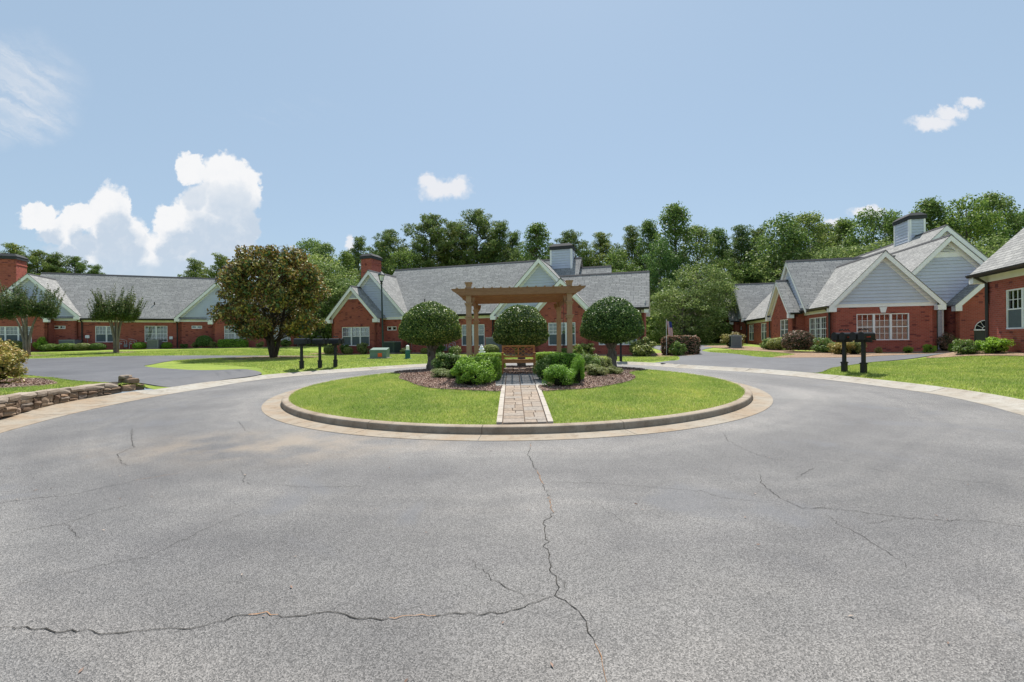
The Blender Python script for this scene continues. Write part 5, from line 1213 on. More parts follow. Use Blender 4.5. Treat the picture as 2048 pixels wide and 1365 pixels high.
    row(HA, [(-9.0, -2.3, 2.2, 1.15, 'loose', 'shrubpale', 'leafy shrub below the far left window, cut by the frame edge', 1), (-7.2, -2.2, 1.7, 1.1, 'loose', 'shrubpale', 'leafy shrub below the far left window', 3), (-5.5, -2.1, 1.8, 1.15, 'loose', 'shrubpale', 'leafy shrub right of the left crape myrtle', 2),
             (-4.0, -1.3, 1.2, 1.3, 'loose', 'boxwood', 'bright shrub at the corner of the left house', 4), (-3.1, -1.9, 1.5, .68, 'ball', 'shrubgreen', 'first mound of the low hedge row from the corner shrub', 1), (-2.0, -1.8, 1.5, .70, 'ball', 'shrubgreen', 'second mound of the low hedge row, before the flat condenser', 2), (-.9, -1.75, 1.4, .66, 'ball', 'shrubpale', 'third mound of the low hedge row, right of the condenser', 3), (.1, -1.7, 1.2, .64, 'ball', 'shrubgreen', 'last mound of the low hedge row, by the crape myrtle trunk', 4),
             (3.05, -1.3, 1.05, .68, 'ball', 'boxwood', 'round shrub left of the small condenser', 1), (5.1, -1.1, .85, .62, 'ball', 'boxwood', 'round shrub right of the small condenser', 2), (6.5, -1.1, .85, .5, 'loose', 'shrubgreen', 'low dark shrub below the narrow light window', 5), (7.4, -1.2, .8, .6, 'loose', 'shrubpale', 'flecked small shrub right of the low dark one', 6),
             (8.25, -1.5, 1.35, 1.2, 'ball', 'shrubgreen', 'tall round dark shrub left of the clipped hedge', 3), (9.15, -2.0, .9, .7, 'loose', 'shrubpale', 'flecked shrub touching the left end of the clipped hedge', 7),
             (13.2, -2.4, .8, .65, 'loose', 'shrubpale', 'small flecked shrub beside the magnolia trunk', 8), (15.4, -2.0, 1.1, .85, 'loose', 'shrubgreen', 'dark shrub right of the magnolia trunk', 2), (17.2, -1.4, 1.3, 1.1, 'loose', 'boxwood', 'bright shrub at the right end of the left house', 3), (14.3, -2.2, .9, .8, 'loose', 'boxwood', 'bright shrub seen through the magnolia stems', 4)])
    x, y = toworld(*HA, 10.8, -2.0); B('hedge', x, y, 2.4, 1.0, .85, 'hedge', 'boxwood', 'clipped rectangular hedge under the window left of the magnolia', 'hedge', rz=R(19.5), seed=1, lf=.07)
    for (x, y, sx, h, kind, mat, lab, sd) in [
        (16.9, 33.6, 1.9, 1.25, 'loose', 'shrubgold', 'golden topped shrub at the far left corner of the right house', 3), (17.5, 30.0, 1.15, .95, 'loose', 'shrubgreen', 'green shrub right of the dark condenser box', 1), (17.7, 29.1, 1.5, .85, 'ball', 'shrubpale', 'smooth olive mound left of the pink topped ball', 2), (18.3, 29.9, 1.2, .85, 'ball', 'shrubpale', 'olive mound half hidden by the smooth one in front', 3),
        (17.25, 26.5, 1.75, 1.32, 'ball', 'shrubpink', 'big clipped ball shrub with pink tips by the right drive', 1), (17.75, 25.0, 1.35, 1.0, 'loose', 'shrubgreen', 'dark flecked shrub right of the pink topped ball', 5), (17.2, 23.0, 1.15, .85, 'loose', 'shrubgold', 'yellow-green shrub under the large side window', 6), (17.85, 22.9, 1.15, .9, 'loose', 'shrubpale', 'pale flecked shrub right of the yellow-green one', 7),
        (19.25, 24.7, .45, .42, 'loose', 'shrubgold', 'small young shrub just left of the front mailboxes', 1), (20.3, 24.4, .45, .42, 'loose', 'shrubgold', 'small yellowish young shrub behind the right mailbox post', 2), (21.6, 24.0, .5, .45, 'loose', 'boxwood', 'small young shrub under the triple window, left one of three', 3), (22.5, 23.7, .7, .6, 'loose', 'boxwood', 'middle young shrub under the right part of the triple window', 4), (23.6, 23.5, .55, .62, 'loose', 'boxwood', 'young upright shrub near the right corner of the front gable', 1),
        (24.6, 25.0, .95, 1.1, 'loose', 'shrubpink', 'pinkish shrub at the corner beside the siding wall', 2), (25.2, 25.3, .9, .9, 'loose', 'shrubgreen', 'dark shrub in the nook by the siding wall', 3),
        (18.1, 17.5, .98, .68, 'loose', 'shrubgreen', 'white flecked shrub in front of the black door', 5), (18.55, 16.95, 1.0, .72, 'loose', 'boxwood', 'bright light green shrub at the dark downspout', 6), (19.35, 16.3, .9, .62, 'loose', 'shrubgreen', 'shrub at the right frame edge under the near window', 7)]:
        B('shrub', x, y, sx, sx*.95, h, kind, mat, lab, seed=sd, lf=.065, hf=lambda a, b: H(a, b)+.03)
shrubs()

# ---------------------------------------------------------------- pergola, bench, chime
def pergola():
    r = empty('pergola', (.2, 13.5, Hisl(.2, 13.5)), 0, 'brown timber pergola with four square posts over the bench', 'pergola'); zb = r.location.z
    tilt = .011
    posts = [(-1.39, -1.3), (1.40, -1.3), (-1.40, 1.3), (1.38, 1.3)]
    for x, y in posts:
        zz = Hisl(.2+x, 13.5+y)-zb; top = 2.55+tilt*x; w = .07
        g = G(); g.box(x-w, x+w, y-w, y+w, zz-.05, top)
        p = g.build('post', M['cedar_post'], r, bevel=.006)
        def collar(z, e, t, nm):
            G().box(x-w-e, x+w+e, y-w-e, y+w+e, z, z+t).build(nm, M['cedar_post'], p, bevel=.004)
        collar(1.66+tilt*x, .042, .03, 'collar'); collar(1.60+tilt*x, .022, .06, 'collar'); collar(2.03+tilt*x, .036, .03, 'collar'); collar(1.98+tilt*x, .018, .05, 'collar'); collar(zz, .03, .12, 'post_base')
        g = G()
        for z0, e0, z1, e1 in ((top-.02, .0, top+.06, .022),):
            A = [(x-w-e0, y-w-e0, z0), (x+w+e0, y-w-e0, z0), (x+w+e0, y+w+e0, z0), (x-w-e0, y+w+e0, z0)]; B = [(x-w-e1, y-w-e1, z1), (x+w+e1, y-w-e1, z1), (x+w+e1, y+w+e1, z1), (x-w-e1, y+w+e1, z1)]
            g.add(A+B, [(0,1,5,4), (1,2,6,5), (2,3,7,6), (3,0,4,7), (3,2,1,0), (4,5,6,7)])
        g.box(x-w-.032, x+w+.032, y-w-.032, y+w+.032, top+.06, top+.085); g.build('post_cap', M['cedar_post'], p)
        # curved bracket
        if True:
            for s in ((1 if x < 0 else -1),):
                q = [(x+s*w, 1.98), (x+s*(w+.05), 2.03), (x+s*(w+.09), 2.12), (x+s*(w+.10), 2.22), (x+s*w, 2.22)]
                G().prism([(a, y-.02, z+tilt*x) for a, z in q], (0, .04, 0)).build('bracket', M['cedar_board'], p)
    def longboard(y, z0, z1, x0, x1, nm):
        """board running left-right with shaped ends"""
        th = .038; hh = z1-z0
        prof = [(x0, z1), (x0+.02, z1-.05), (x0+.10, z1-.09), (x0+.13, z1-.13), (x0+.22, z1-.16), (x0+.28, z0), (x1-.28, z0), (x1-.22, z1-.16), (x1-.13, z1-.13), (x1-.10, z1-.09), (x1-.02, z1-.05), (x1, z1)]
        G().prism([(a, y-th/2, z+tilt*a*1.4) for a, z in prof], (0, th, 0)).build(nm, M['cedar_board'], r)
    # paired beams on the post lines and a set of rafters between them
    for y in (-1.3-.095, -1.3+.095, 1.3-.095, 1.3+.095): longboard(y, 2.27, 2.465, -1.86, 1.84, 'beam')
    for y in np.linspace(-1.03, 1.03, 11): longboard(float(y), 2.24, 2.44, -1.80, 1.78, 'rafter')
    # headers front to back carrying the rafters
    for x in (-1.39, 1.39): G().box(x-.02, x+.02, -1.22, 1.22, 2.10+tilt*x, 2.235+tilt*x).build('header', M['cedar_board'], r)
    # slim purlins on top, running front to back, sunlit on their upper faces
    for i, x in enumerate(np.linspace(-1.70, 1.68, 15)):
        zz = 2.475+tilt*x*1.4; G().box(float(x)-.02, float(x)+.02, -1.46, 1.46, zz-.012, zz+.014).build('purlin', M['cedar_post'], r)
pergola()
def bench():
    r = empty('garden_bench', (.19, 13.15, Hisl(.19, 12.95)+.025), 0, 'orange-brown wooden bench with crossed lattice back', 'bench'); W = .5
    def b(nm, x0, x1, y0, y1, z0, z1, par=r): return G().box(x0, x1, y0, y1, z0, z1).build(nm, M['teak'], par, bevel=.003)
    for s in (-1, 1):
        x0, x1 = sorted((s*W, s*(W-.05)))
        b('leg', x0, x1, -.25, -.20, 0, .60); b('leg', x0, x1, .20, .25, 0, .84)
        b('armrest', x0-.01, x1+.01, -.29, .22, .60, .63); b('side_rail', x0+.008, x1-.008, -.2, .2, .33, .39)
    b('front_rail', -W+.05, W-.05, -.245, -.22, .32, .40); b('back_rail', -W+.05, W-.05, .21, .24, .33, .39)
    for i in range(6): b('seat_slat', -W+.01, W-.01, -.255+i*.078, -.195+i*.078, .402, .422)
    b('top_rail', -W+.05, W-.05, .21, .245, .79, .84); b('lower_rail', -W+.05, W-.05, .212, .243, .47, .52); b('middle_stile', -.022, .022, .214, .242, .52, .79)
    for c in (-1, 1):
        x0, x1 = sorted((c*.022, c*(W-.05))); z0, z1 = .52, .79; xm = (x0+x1)/2; zm = (z0+z1)/2
        for (a, b_) in (((x0, z0), (x1, z1)), ((x0, z1), (x1, z0)), ((x0, z0+.09), (xm, z1)), ((xm, z0), (x1, z1-.09)), ((xm, z1), (x1, z0+.09)), ((x0, z1-.09), (xm, z0))):
            A = V3((a[0], .222, a[1])); Bq = V3((b_[0], .222, b_[1])); d = (Bq-A).normalized(); n = V3((-d.z, 0, d.x))*.010
            G().prism([A-n, Bq-n, Bq+n, A+n], (0, .012, 0)).build('lattice_bar', M['teak'], r)
bench()
def chime():
    r = empty('wind_chime', (1.46, 12.42, Hisl(1.46, 12.4)+2.2), 0, 'thin wind chime hanging from the right side of the pergola', 'wind chime')
    G().tube([(0, 0, 0), (0, 0, -1.0)], .006, 5).build('cord', M['blackmetal'], r)
    G().lathe([(-1.02, .04), (-1.0, .045), (-.99, .01)], (0, 0, 0)).build('top_disc', M['blackmetal'], r)
    for k in range(4):
        a = k*1.57; G().tube([(.028*math.cos(a), .028*math.sin(a), -1.03), (.028*math.cos(a), .028*math.sin(a), -1.36-.03*k)], .008, 6).build('chime_tube', M['blackmetal'], r)
chime()
def rock_mesh(seed, box=(.5, .5, .5), n=1, rough=.16):
    rg = random.Random(seed); bm = bmesh.new(); bmesh.ops.create_cube(bm, size=1)
    bmesh.ops.subdivide_edges(bm, edges=bm.edges[:], cuts=1, use_grid_fill=True)
    for v in bm.verts:
        m = max(abs(v.co.x), abs(v.co.y), abs(v.co.z)); k = v.co.length
        v.co *= (.5/k)*.35+.65 if k > .6 else 1
        v.co += V3((rg.uniform(-1, 1), rg.uniform(-1, 1), rg.uniform(-1, 1)))*rough*.45
    me = bpy.data.meshes.new('rock'); bm.to_mesh(me); bm.free(); return me
ROCK = [rock_mesh(i, rough=.11) for i in range(10)]
def stone(name, loc, size, rz, mat, parent=None, k=0, tilt=(0, 0)):
    me = ROCK[k % 10]
    if not me.materials: me.materials.append(M['stone'])
    o = bpy.data.objects.new(name, me); link(o, parent); o.location = loc; o.scale = size; o.rotation_euler = (tilt[0], tilt[1], rz)
    o.material_slots[0].link = 'OBJECT'; o.material_slots[0].material = M[mat]; return o
def island_stones():
    rr = random.Random(4); r = empty('stone_edging', (.2, 13.95, Hisl(.2, 13.95)), 0, 'low rough stone edging on the ground behind the bench', 'stone edging')
    x = -.62
    while x < .68: 
        w = rr.uniform(.14, .26); stone('stone', (x+w/2, rr.uniform(-.04, .04), .06), (w, .2, rr.uniform(.12, .2)), rr.uniform(-.2, .2), 'capstone', r, rr.randint(0, 9)); x += w*.95
island_stones()

# ---------------------------------------------------------------- mailboxes
def box_body(L_=.50, w=.17, h=.22, k=8):
    g = G(); pr = [(-w/2, 0)]+[(-w/2*math.cos(t), h-w/2+w/2*math.sin(t)) for t in np.linspace(0, math.pi, k)]+[(w/2, 0)]
    return g.prism([(a, -L_/2, z) for a, z in pr], (0, L_, 0))
MBX = {}
def mailbox_unit(r, x, y, z, rz, flag=True):
    """one box on the bar of its post: x, y, z local; front faces local -y after rz"""
    if not MBX:
        MBX['body'] = box_body().mesh('mailbox_body', M['blackmetal']); g = G()
        pr = [(-.092, -.005)]+[(-.092*math.cos(t), .135+.092*math.sin(t)) for t in np.linspace(0, math.pi, 8)]+[(.092, -.005)]
        g.prism([(a, -.275, zz) for a, zz in pr], (0, .03, 0)); MBX['door'] = g.mesh('mailbox_door', M['blackmetal'])
        MBX['flag'] = G().box(.087, .095, -.16, -.02, .06, .085).box(.087, .095, -.05, .01, .06, .10).mesh('flag', M['redplastic'])
        g = G(); g.tube([(0, -.18, .225), (0, -.10, .27), (0, .0, .255), (0, .08, .28), (0, .16, .225)], .010, 5)
        for yy in (-.12, -.04, .05, .12): g.tube([(0, yy-.03, .235), (0, yy, .30), (0, yy+.03, .25)], .009, 5)
        MBX['finial'] = g.mesh('ornament', M['blackmetal'])
    o = bpy.data.objects.new('mailbox_body', MBX['body']); link(o, r); o.location = (x, y, z); o.rotation_euler = (0, 0, rz)
    for nm, k in (('door', 'door'),)+((('flag', 'flag'),) if flag else ()):
        q = bpy.data.objects.new(nm, MBX[k]); link(q, o)
    return o
def mailpost(x, y, rz, label, nbox=2, group=None, flag=True, side=.0, lean=0):
    r = empty('mailbox_post', (x, y, H(x, y)), rz, label, 'mailbox', group); r.rotation_euler = (0, lean, rz)
    g = G(); g.box(-.045, .045, -.045, .045, -.1, 1.06); p = g.build('post', M['blackmetal'], r, bevel=.006)
    g = G()
    for z, e, t in ((.0, .014, .30), (.30, .030, .025), (.325, .018, .02)): g.box(-.05-e, .05+e, -.05-e, .05+e, z, z+t)
    g.build('post_base', M['blackmetal'], p)
    wd = .24*(nbox-1)/2+.12
    G().box(-wd, wd, -.20, .20, 1.03, 1.06).build('shelf', M['blackmetal'], r)
    G().box(-wd, wd, -.025, .025, .97, 1.03).build('arm', M['blackmetal'], r)
    for i in range(nbox):
        o = mailbox_unit(r, (i-(nbox-1)/2)*.24, -.03, 1.06, 0, flag)
    q = bpy.data.objects.new('ornament', MBX['finial']); link(q, r); q.location = (0, 0, 1.10); q.rotation_euler = (0, 0, R(90)) 
    return r
mailpost(10.68, 14.15, R(-68), 'black twin mailbox on a post by the right lawn, the one nearer the house', 2, 'twin mailboxes on the right lawn')
mailpost(10.82, 13.55, R(-70), 'black twin mailbox with a red flag, nearer the camera on the right lawn', 2, 'twin mailboxes on the right lawn')
mailpost(-8.78, 18.35, R(78), 'leftmost black mailbox of the row on the left lawn', 2, 'black mailboxes on the left lawn', False)
mailpost(-8.28, 18.95, R(76), 'middle black mailbox of the row on the left lawn', 2, 'black mailboxes on the left lawn', False)
mailpost(-7.84, 19.5, R(74), 'rightmost black mailbox of the row, post leaning slightly', 2, 'black mailboxes on the left lawn', False, lean=R(1.5))
mailpost(5.2, 21.05, R(-12), 'black mailbox standing alone behind the right clipped tree', 2, None, False)

# ---------------------------------------------------------------- lamp post, utilities
def lamp():
    x, y = -8.85, 30.2; r = empty('street_lamp', (x, y, H(x, y)), 0, 'tall dark lamp post with a lantern in front of the centre house', 'lamp post'); r.rotation_euler = (0, R(-.8), 0)
    hgt = 4.95
    G().lathe([(-.1, .13), (.0, .13), (.28, .12), (.34, .085), (.5, .075), (hgt*.45, .06), (hgt, .05)], k=12).build('pole', M['greenmetal'], r, smooth=False)
    G().lathe([(hgt, .05), (hgt+.04, .11), (hgt+.09, .05), (hgt+.14, .09), (hgt+.18, .05)], k=12).build('collar', M['greenmetal'], r)
    b = hgt+.18; g = G()
    for k in range(6):
        a = k*math.pi/3; g.tube([(.10*math.cos(a), .10*math.sin(a), b), (.20*math.cos(a), .20*math.sin(a), b+.42)], .014, 4)
    g.lathe([(b-.01, .11), (b+.02, .11)], k=6); g.lathe([(b+.40, .22), (b+.43, .22)], k=6); L_ = g.build('lantern_frame', M['greenmetal'], r)
    g = G(); A = [(.09*math.cos(k*math.pi/3), .09*math.sin(k*math.pi/3), b+.02) for k in range(6)]; B = [(.19*math.cos(k*math.pi/3), .19*math.sin(k*math.pi/3), b+.41) for k in range(6)]
    g.add(A+B, [(k, (k+1) % 6, (k+1) % 6+6, k+6) for k in range(6)]); g.build('lantern_glass', M['curtain'], L_)
    G().lathe([(b+.42, .25), (b+.45, .25), (b+.58, .13), (b+.62, .10), (b+.66, .03), (b+.72, .005)], k=12).build('lantern_cap', M['greenmetal'], r)
lamp()
def condenser(x, y, rz, s, h, mat, label, name='air_conditioner'):
    r = empty(name, (x, y, H(x, y)), rz, label, 'air conditioner'); w = s/2
    G().box(-w-.06, w+.06, -w-.06, w+.06, .03, .10).build('pad', M['outerkerb'], r)
    G().box(-w, w, -w, w, .10, h).build('casing', M[mat], r, bevel=.02)
    G().box(-w-.015, w+.015, -w-.015, w+.015, h, h+.05).build('top_panel', M['acgrey'], r, bevel=.01)
    g = G(); n = max(8, int(s/.07))
    for i in range(n):
        x0 = -w+.05+(s-.1)*i/n; g.box(x0, x0+.018, -w-.012, -w-.001, .16, h-.05)
        g.box(-w-.012, -w-.001, x0, x0+.018, .16, h-.05)
    g.build('grille', M['flashing'], r)
    G().lathe([(h+.05, w*.8), (h+.07, w*.78), (h+.09, .12), (h+.10, .02)], k=16).build('fan_guard', M['blackmetal'], r)
    return r
P_ = toworld(*HC, 3.45, -.1); condenser(*P_, R(-18), .95, .92, 'acgreen', 'dark green condenser right of the lamp post against the brick wall')
P_ = toworld(*HC, 12.1, -.35); condenser(*P_, R(-18), 1.0, 1.2, 'acgrey', 'large grey condenser seen left of the bench under the pergola')
P_ = toworld(*HA, -2.2, -.9); condenser(*P_, R(19), 1.1, .95, 'acgrey', 'wide condenser with a white top behind the low hedge row')
P_ = toworld(*HA, 4.1, -1.0); condenser(*P_, R(19), .9, .85, 'acgrey', 'small condenser between two round shrubs on the left house')
condenser(16.75, 33.0, R(-14), .72, .95, 'acgrey', 'dark condenser box at the far end of the right house')
def gas_meters(frame, u, v, label, n=2):
    x, y = toworld(*frame, u, v); r = empty('gas_meter', (x, y, H(x, y)), R(-frame[1]), label, 'gas meter')
    for i in range(n):
        dx = i*.75; g = G(); g.tube([(dx, 0, -.05), (dx, 0, .62), (dx+.12, 0, .78), (dx+.35, 0, .78), (dx+.4, 0, .6), (dx+.4, 0, .45)], .022, 6); g.tube([(dx+.55, .0, .45), (dx+.55, 0, .85), (dx+.1, .05, .98), (dx-.1, .1, 1.0)], .02, 6)
        g.build('pipe', M['galv'], r); G().box(dx+.34, dx+.62, -.09, .09, .2, .48).build('meter', M['acgrey'], r, bevel=.03)
        G().lathe([(.5, .075), (.56, .075), (.6, .03)], (dx+.12, 0, 0)).build('regulator', M['galv'], r)
gas_meters(HA, 1.15, -.35, 'pair of grey gas meters on the left house right of the crape myrtle'); gas_meters(HC, 7.0, 1.1, 'gas meters on the centre house wall right of the left clipped tree')
def wallbox(frame, u, v, z, w, h, label, mat='white', N=FRONT, cat='utility box'):
    x, y = toworld(*frame, u, v); r = empty('utility_box', (x, y, z), R(-frame[1]), label, cat)
    G().box(-w/2, w/2, -.1, 0, 0, h).build('box', M[mat], r, bevel=.008); G().box(-w/2-.01, w/2+.01, -.115, -.1, .02, h-.02).build('cover', M[mat], r)
    G().tube([(0, -.05, 0), (0, -.05, -.5)], .016, 6).build('conduit', M['acgrey'], r)
wallbox(HA, -1.35, -.02, 2.15, .28, .28, 'small white box on the left house wall, left of the first window'); wallbox(HA, 5.1, -.02, 2.0, .25, .28, 'small white box on the left house wall, right of the second window')
wallbox(HC, 4.25, 1.48, 1.5, .4, .42, 'grey meter box right of the green condenser on the centre house', 'acgrey')
x, y = toworld(*HB, -2.75, 10.35)
r = empty('electric_meter', (x-.02, y, 1.35), R(-104), 'electric meter box beside the dark downspout on the right house', 'electric meter'); G().box(-.15, .15, -.1, 0, 0, .45).build('box', M['acgrey'], r, bevel=.01); G().tube([(0, -.05, .45), (0, -.05, .9)], .025, 6).build('conduit', M['galv'], r); G().tube([(0, -.14, .25), (0, -.1, .25)], .08, 12).build('dial', M['glass'], r)
def transformer():
    x, y = -8.0, 26.6; r = empty('transformer_box', (x, y, H(x, y)), 0, 'pale green transformer cabinet with an orange sticker on the lawn by the lamp post', 'transformer')
    G().box(-.62, .62, -.45, .45, 0, .08).build('pad', M['outerkerb'], r)
    g = G(); g.prism([(-.5, -.36, .08), (-.5, .36, .08), (-.5, .36, .66), (-.5, .28, .68), (-.5, -.36, .55)], (1.0, 0, 0)); g.build('cabinet', M['transf'], r, bevel=.012)
    G().box(-.515, .515, -.385, -.362, .46, .56).build('lid_lip', M['transf'], r)
    G().box(-.01, .24, -.372, -.362, .14, .36).build('warning_sticker', M['orange'], r)
transformer()
def pedestal():
    x, y = -6.1, 25.7; r = empty('cable_pedestal', (x, y, H(x, y)), 0, 'small teal cable pedestal with a white top right of the transformer', 'cable pedestal')
    G().lathe([(0, .24), (.05, .24), (.06, .18), (.1, .15), (.5, .14), (.54, .12)], k=12).build('base', M['pedgreen'], r); G().lathe([(.54, .10), (.78, .095), (.82, .06), (.83, .0)], k=12).build('cap', M['white'], r)
pedestal()
def hydrant():
    x, y = -1.68, 24.3; r = empty('fire_hydrant', (x, y, H(x, y)), 0, 'white fire hydrant top seen above the left hedge behind the pergola post', 'fire hydrant')
    G().lathe([(0, .17), (.05, .17), (.06, .11), (.55, .11), (.56, .16), (.6, .16), (.62, .12), (.72, .10), (.78, .05), (.80, .03), (.85, .03), (.86, .0)], k=14).build('barrel', M['white'], r)
    g = G(); g.tube([(-.2, 0, .42), (.2, 0, .42)], .055, 8); g.tube([(0, -.2, .4), (0, 0, .4)], .07, 8); g.build('nozzle', M['white'], r)
hydrant()
def flag():
    x, y = toworld(*HC, 23.75, -.3); r = empty('garden_flag', (x, y, H(x, y)), R(-10), 'small stars and stripes flag hanging on a slanted pole above the pink topped hedge', 'flag')
    G().tube([(0, 0, 0), (0, 0, 2.35)], .014, 6).build('pole', M['white'], r)
    # cloth hanging in folds: seven strips, the canton on top
    W = .30; Hh = .90
    def strip(x0, x1, z0, z1, mat, nm, off=0):
        g = G(); n = 6
        for i in range(n+1):
            for j in range(5):
                a = x0+(x1-x0)*i/n; z = z0+(z1-z0)*j/4; g.v.append((a+.10*(2.25-z), .05*math.sin(a*26+z*2)-off, z-.25*a))
        for i in range(n):
            for j in range(4): g.f.append((i*5+j, (i+1)*5+j, (i+1)*5+j+1, i*5+j+1)); g.mi.append(0)
        g.build(nm, M[mat], r, fix=False)
    for k in range(13): strip(.02+W*k/13, .02+W*(k+1)/13, 2.25-Hh, 2.25 if k < 6 else 2.25-.38, 'flagred' if k % 2 == 0 else 'flagwhite', 'stripe')
    strip(.02+W*6/13, .02+W, 2.25-.38, 2.25, 'bluestripe', 'canton')
flag()

# ---------------------------------------------------------------- retaining wall, stone by stone
def retaining_wall():
    rr = random.Random(8)
    line = catmull([(-7.9, 2.5), (-8.35, 4.5), (-9.05, 6.6), (-9.62, 8.25), (-10.0, 9.1), (-10.27, 9.95), (-10.45, 10.85), (-10.6, 11.7), (-10.72, 12.25)], 10)
    S = [0]
    for i in range(1, len(line)): S.append(S[-1]+math.dist(line[i], line[i-1]))
    def at(s):
        s = min(max(s, 0), S[-1]-1e-4); i = max(j for j in range(len(S)) if S[j] <= s); i = min(i, len(S)-2); t = (s-S[i])/(S[i+1]-S[i]); a = np.array(line[i]); b = np.array(line[i+1])
        d = (b-a)/np.linalg.norm(b-a); return a+(b-a)*t, d
    p, d = at(S[-1]*.7); root = empty('retaining_wall', (*p, plane(*p)+.08), 0, 'low dry stone retaining wall with flat cap stones along the left kerb', 'stone wall')
    ox, oy, oz = root.location
    def put(nm, s, w, z0, h, dep, mat, k, push=0, jit=.04):
        q, d = at(s+w/2); n = np.array([-d[1], d[0]]); q = q+n*(dep/2+.02-push); z = plane(*q)+.08+z0+h/2
        stone(nm, (q[0]-ox, q[1]-oy, z-oz), (w*1.04, dep, h*1.06), math.atan2(d[1], d[0])+rr.uniform(-jit, jit), mat, root, k, (rr.uniform(-.05, .05), rr.uniform(-.05, .05)))
    total = S[-1]-.1
    def top(s):                                        # wall height along its length, falls towards the far end
        return .40-.13*max(0, (s-total*.55))/(total*.45)
    s = .0
    while s < total-.3:                                # cap stones
        w = rr.uniform(.30, .62); hh = .115; put('cap_stone', s, w, top(s)-hh, hh, .30, 'capstone', rr.randint(0, 9), .02, .02); s += w
    s = .0
    while s < total-.2:                                # body stones, two to three courses broken up
        w = rr.uniform(.16, .42); T_ = top(s)-.115; 
        if rr.random() < .4:
            h1 = T_*rr.uniform(.45, .6); put('stone', s, w, 0, h1, .26, 'stone', rr.randint(0, 9)); put('stone', s, w, h1, T_-h1, .26, 'stone', rr.randint(0, 9), rr.uniform(0, .03))
        elif rr.random() < .5:
            h1 = T_*rr.uniform(.4, .6); put('stone', s, w, 0, h1, .26, 'stone', rr.randint(0, 9)); m = rr.uniform(.4, .6); put('stone', s, w*m, h1, T_-h1, .26, 'stone', rr.randint(0, 9), rr.uniform(0, .03)); put('stone', s+w*m, w*(1-m), h1, T_-h1, .26, 'stone', rr.randint(0, 9))
        else:
            h1, h2 = T_*.33, T_*.33; 
            for j in range(3): put('stone', s, w*rr.uniform(.85, 1), j*T_/3, T_/3, .26, 'stone', rr.randint(0, 9), rr.uniform(-.01, .03))
        s += w
    # loose end pile
    for (x, y, z, a, b, c, k) in ((-10.72, 12.2, .09, .34, .34, .18, 1), (-10.78, 12.45, .26, .34, .30, .15, 2), (-10.62, 12.5, .08, .26, .24, .17, 3), (-10.95, 12.45, .38, .34, .26, .10, 4), (-10.5, 12.7, .05, .14, .12, .09, 5), (-11.05, 12.6, .2, .3, .3, .3, 6)):
        stone('stone', (x-ox, y-oy, plane(x, y)+.08+z-oz), (a, b, c), k*1.3, 'stone' if k != 4 else 'capstone', root, k)
    # dark packed earth behind the stones
    g = G()
    for i in range(0, len(line)-1):
        pass
    L0 = [(np.array(line[i]), np.array(line[min(i+1, len(line)-1)])-np.array(line[max(i-1, 0)])) for i in range(len(line)-1)]
    for q, d in L0:
        d = d/np.linalg.norm(d); n = np.array([-d[1], d[0]]); b = q+n*.12; c = q+n*.34; z = plane(*q)+.05-oz
        g.v += [(b[0]-ox, b[1]-oy, z), (b[0]-ox, b[1]-oy, z+.30), (c[0]-ox, c[1]-oy, z+.30), (c[0]-ox, c[1]-oy, z)]
    for i in range(len(L0)-1):
        for j in range(3): g.f.append((i*4+j, i*4+j+1, (i+1)*4+j+1, (i+1)*4+j)); g.mi.append(0)
    g.build('earth_core', M['crack'], root)
retaining_wall()

# ---------------------------------------------------------------- grass blades and bark chips
def scatter_grass(name, polys, holes, dens, hgt, wid, hf, seed, rows=2, lift=0.0):
    rg = np.random.default_rng(seed); PX = []
    for poly in polys:
        xs = [p[0] for p in poly]; ys = [p[1] for p in poly]; n = int(dens*(max(xs)-min(xs))*(max(ys)-min(ys)))
        x = rg.uniform(min(xs), max(xs), n); y = rg.uniform(min(ys), max(ys), n); m = inpoly(x, y, poly)
        for h_ in holes: m &= ~inpoly(x, y, h_)
        PX.append(np.column_stack([x[m], y[m]]))
    P = np.vstack(PX); n = len(P); z = hf(P[:, 0], P[:, 1])+lift
    a = rg.uniform(0, 6.283, n); h = hgt*rg.uniform(.55, 1.25, n); w = wid*rg.uniform(.7, 1.3, n); lx = rg.normal(0, .5, n)*h; ly = rg.normal(0, .5, n)*h
    V = np.zeros((n, 3, 3)); V[:, 0, 0] = P[:, 0]-np.cos(a)*w/2; V[:, 0, 1] = P[:, 1]-np.sin(a)*w/2; V[:, 1, 0] = P[:, 0]+np.cos(a)*w/2; V[:, 1, 1] = P[:, 1]+np.sin(a)*w/2
    V[:, 0, 2] = z-.01; V[:, 1, 2] = z-.01; V[:, 2, 0] = P[:, 0]+lx; V[:, 2, 1] = P[:, 1]+ly; V[:, 2, 2] = z+h
    me = np_mesh(name, V.reshape(-1, 3), np.arange(n*3), 3, M['blade']); o = link(bpy.data.objects.new(name, me)); tag(o, kind='stuff'); return o
def Hisl_n(x, y):
    r = np.hypot(x-.1, y-12.6); return .007*x+.02*y+.113+.17*np.maximum(0, 1-(r/5.8)**2)
circ = [(ISL[0]+5.80*math.cos(t), ISL[1]+5.80*math.sin(t)) for t in np.linspace(0, 6.283, 90, endpoint=False)]
path_poly = [(pathL-.11, 6.7), (pathR+.11, 6.7), (pathR+.11, 10.42), (.95, 10.42), (.95, 13.75), (-.55, 13.75), (-.55, 10.42), (pathL-.11, 10.42)]
front_half = [(-7, 5), (7, 5), (7, 13.2), (-7, 13.2)]; back_half = [(-7, 13.2), (7, 13.2), (7, 20), (-7, 20)]
scatter_grass('grass', [circ], [path_poly, bedL, bedR, back_half], 4300, .042, .010, Hisl_n, 1)
scatter_grass('grass', [circ], [path_poly, bedL, bedR, front_half], 1300, .045, .018, Hisl_n, 2)
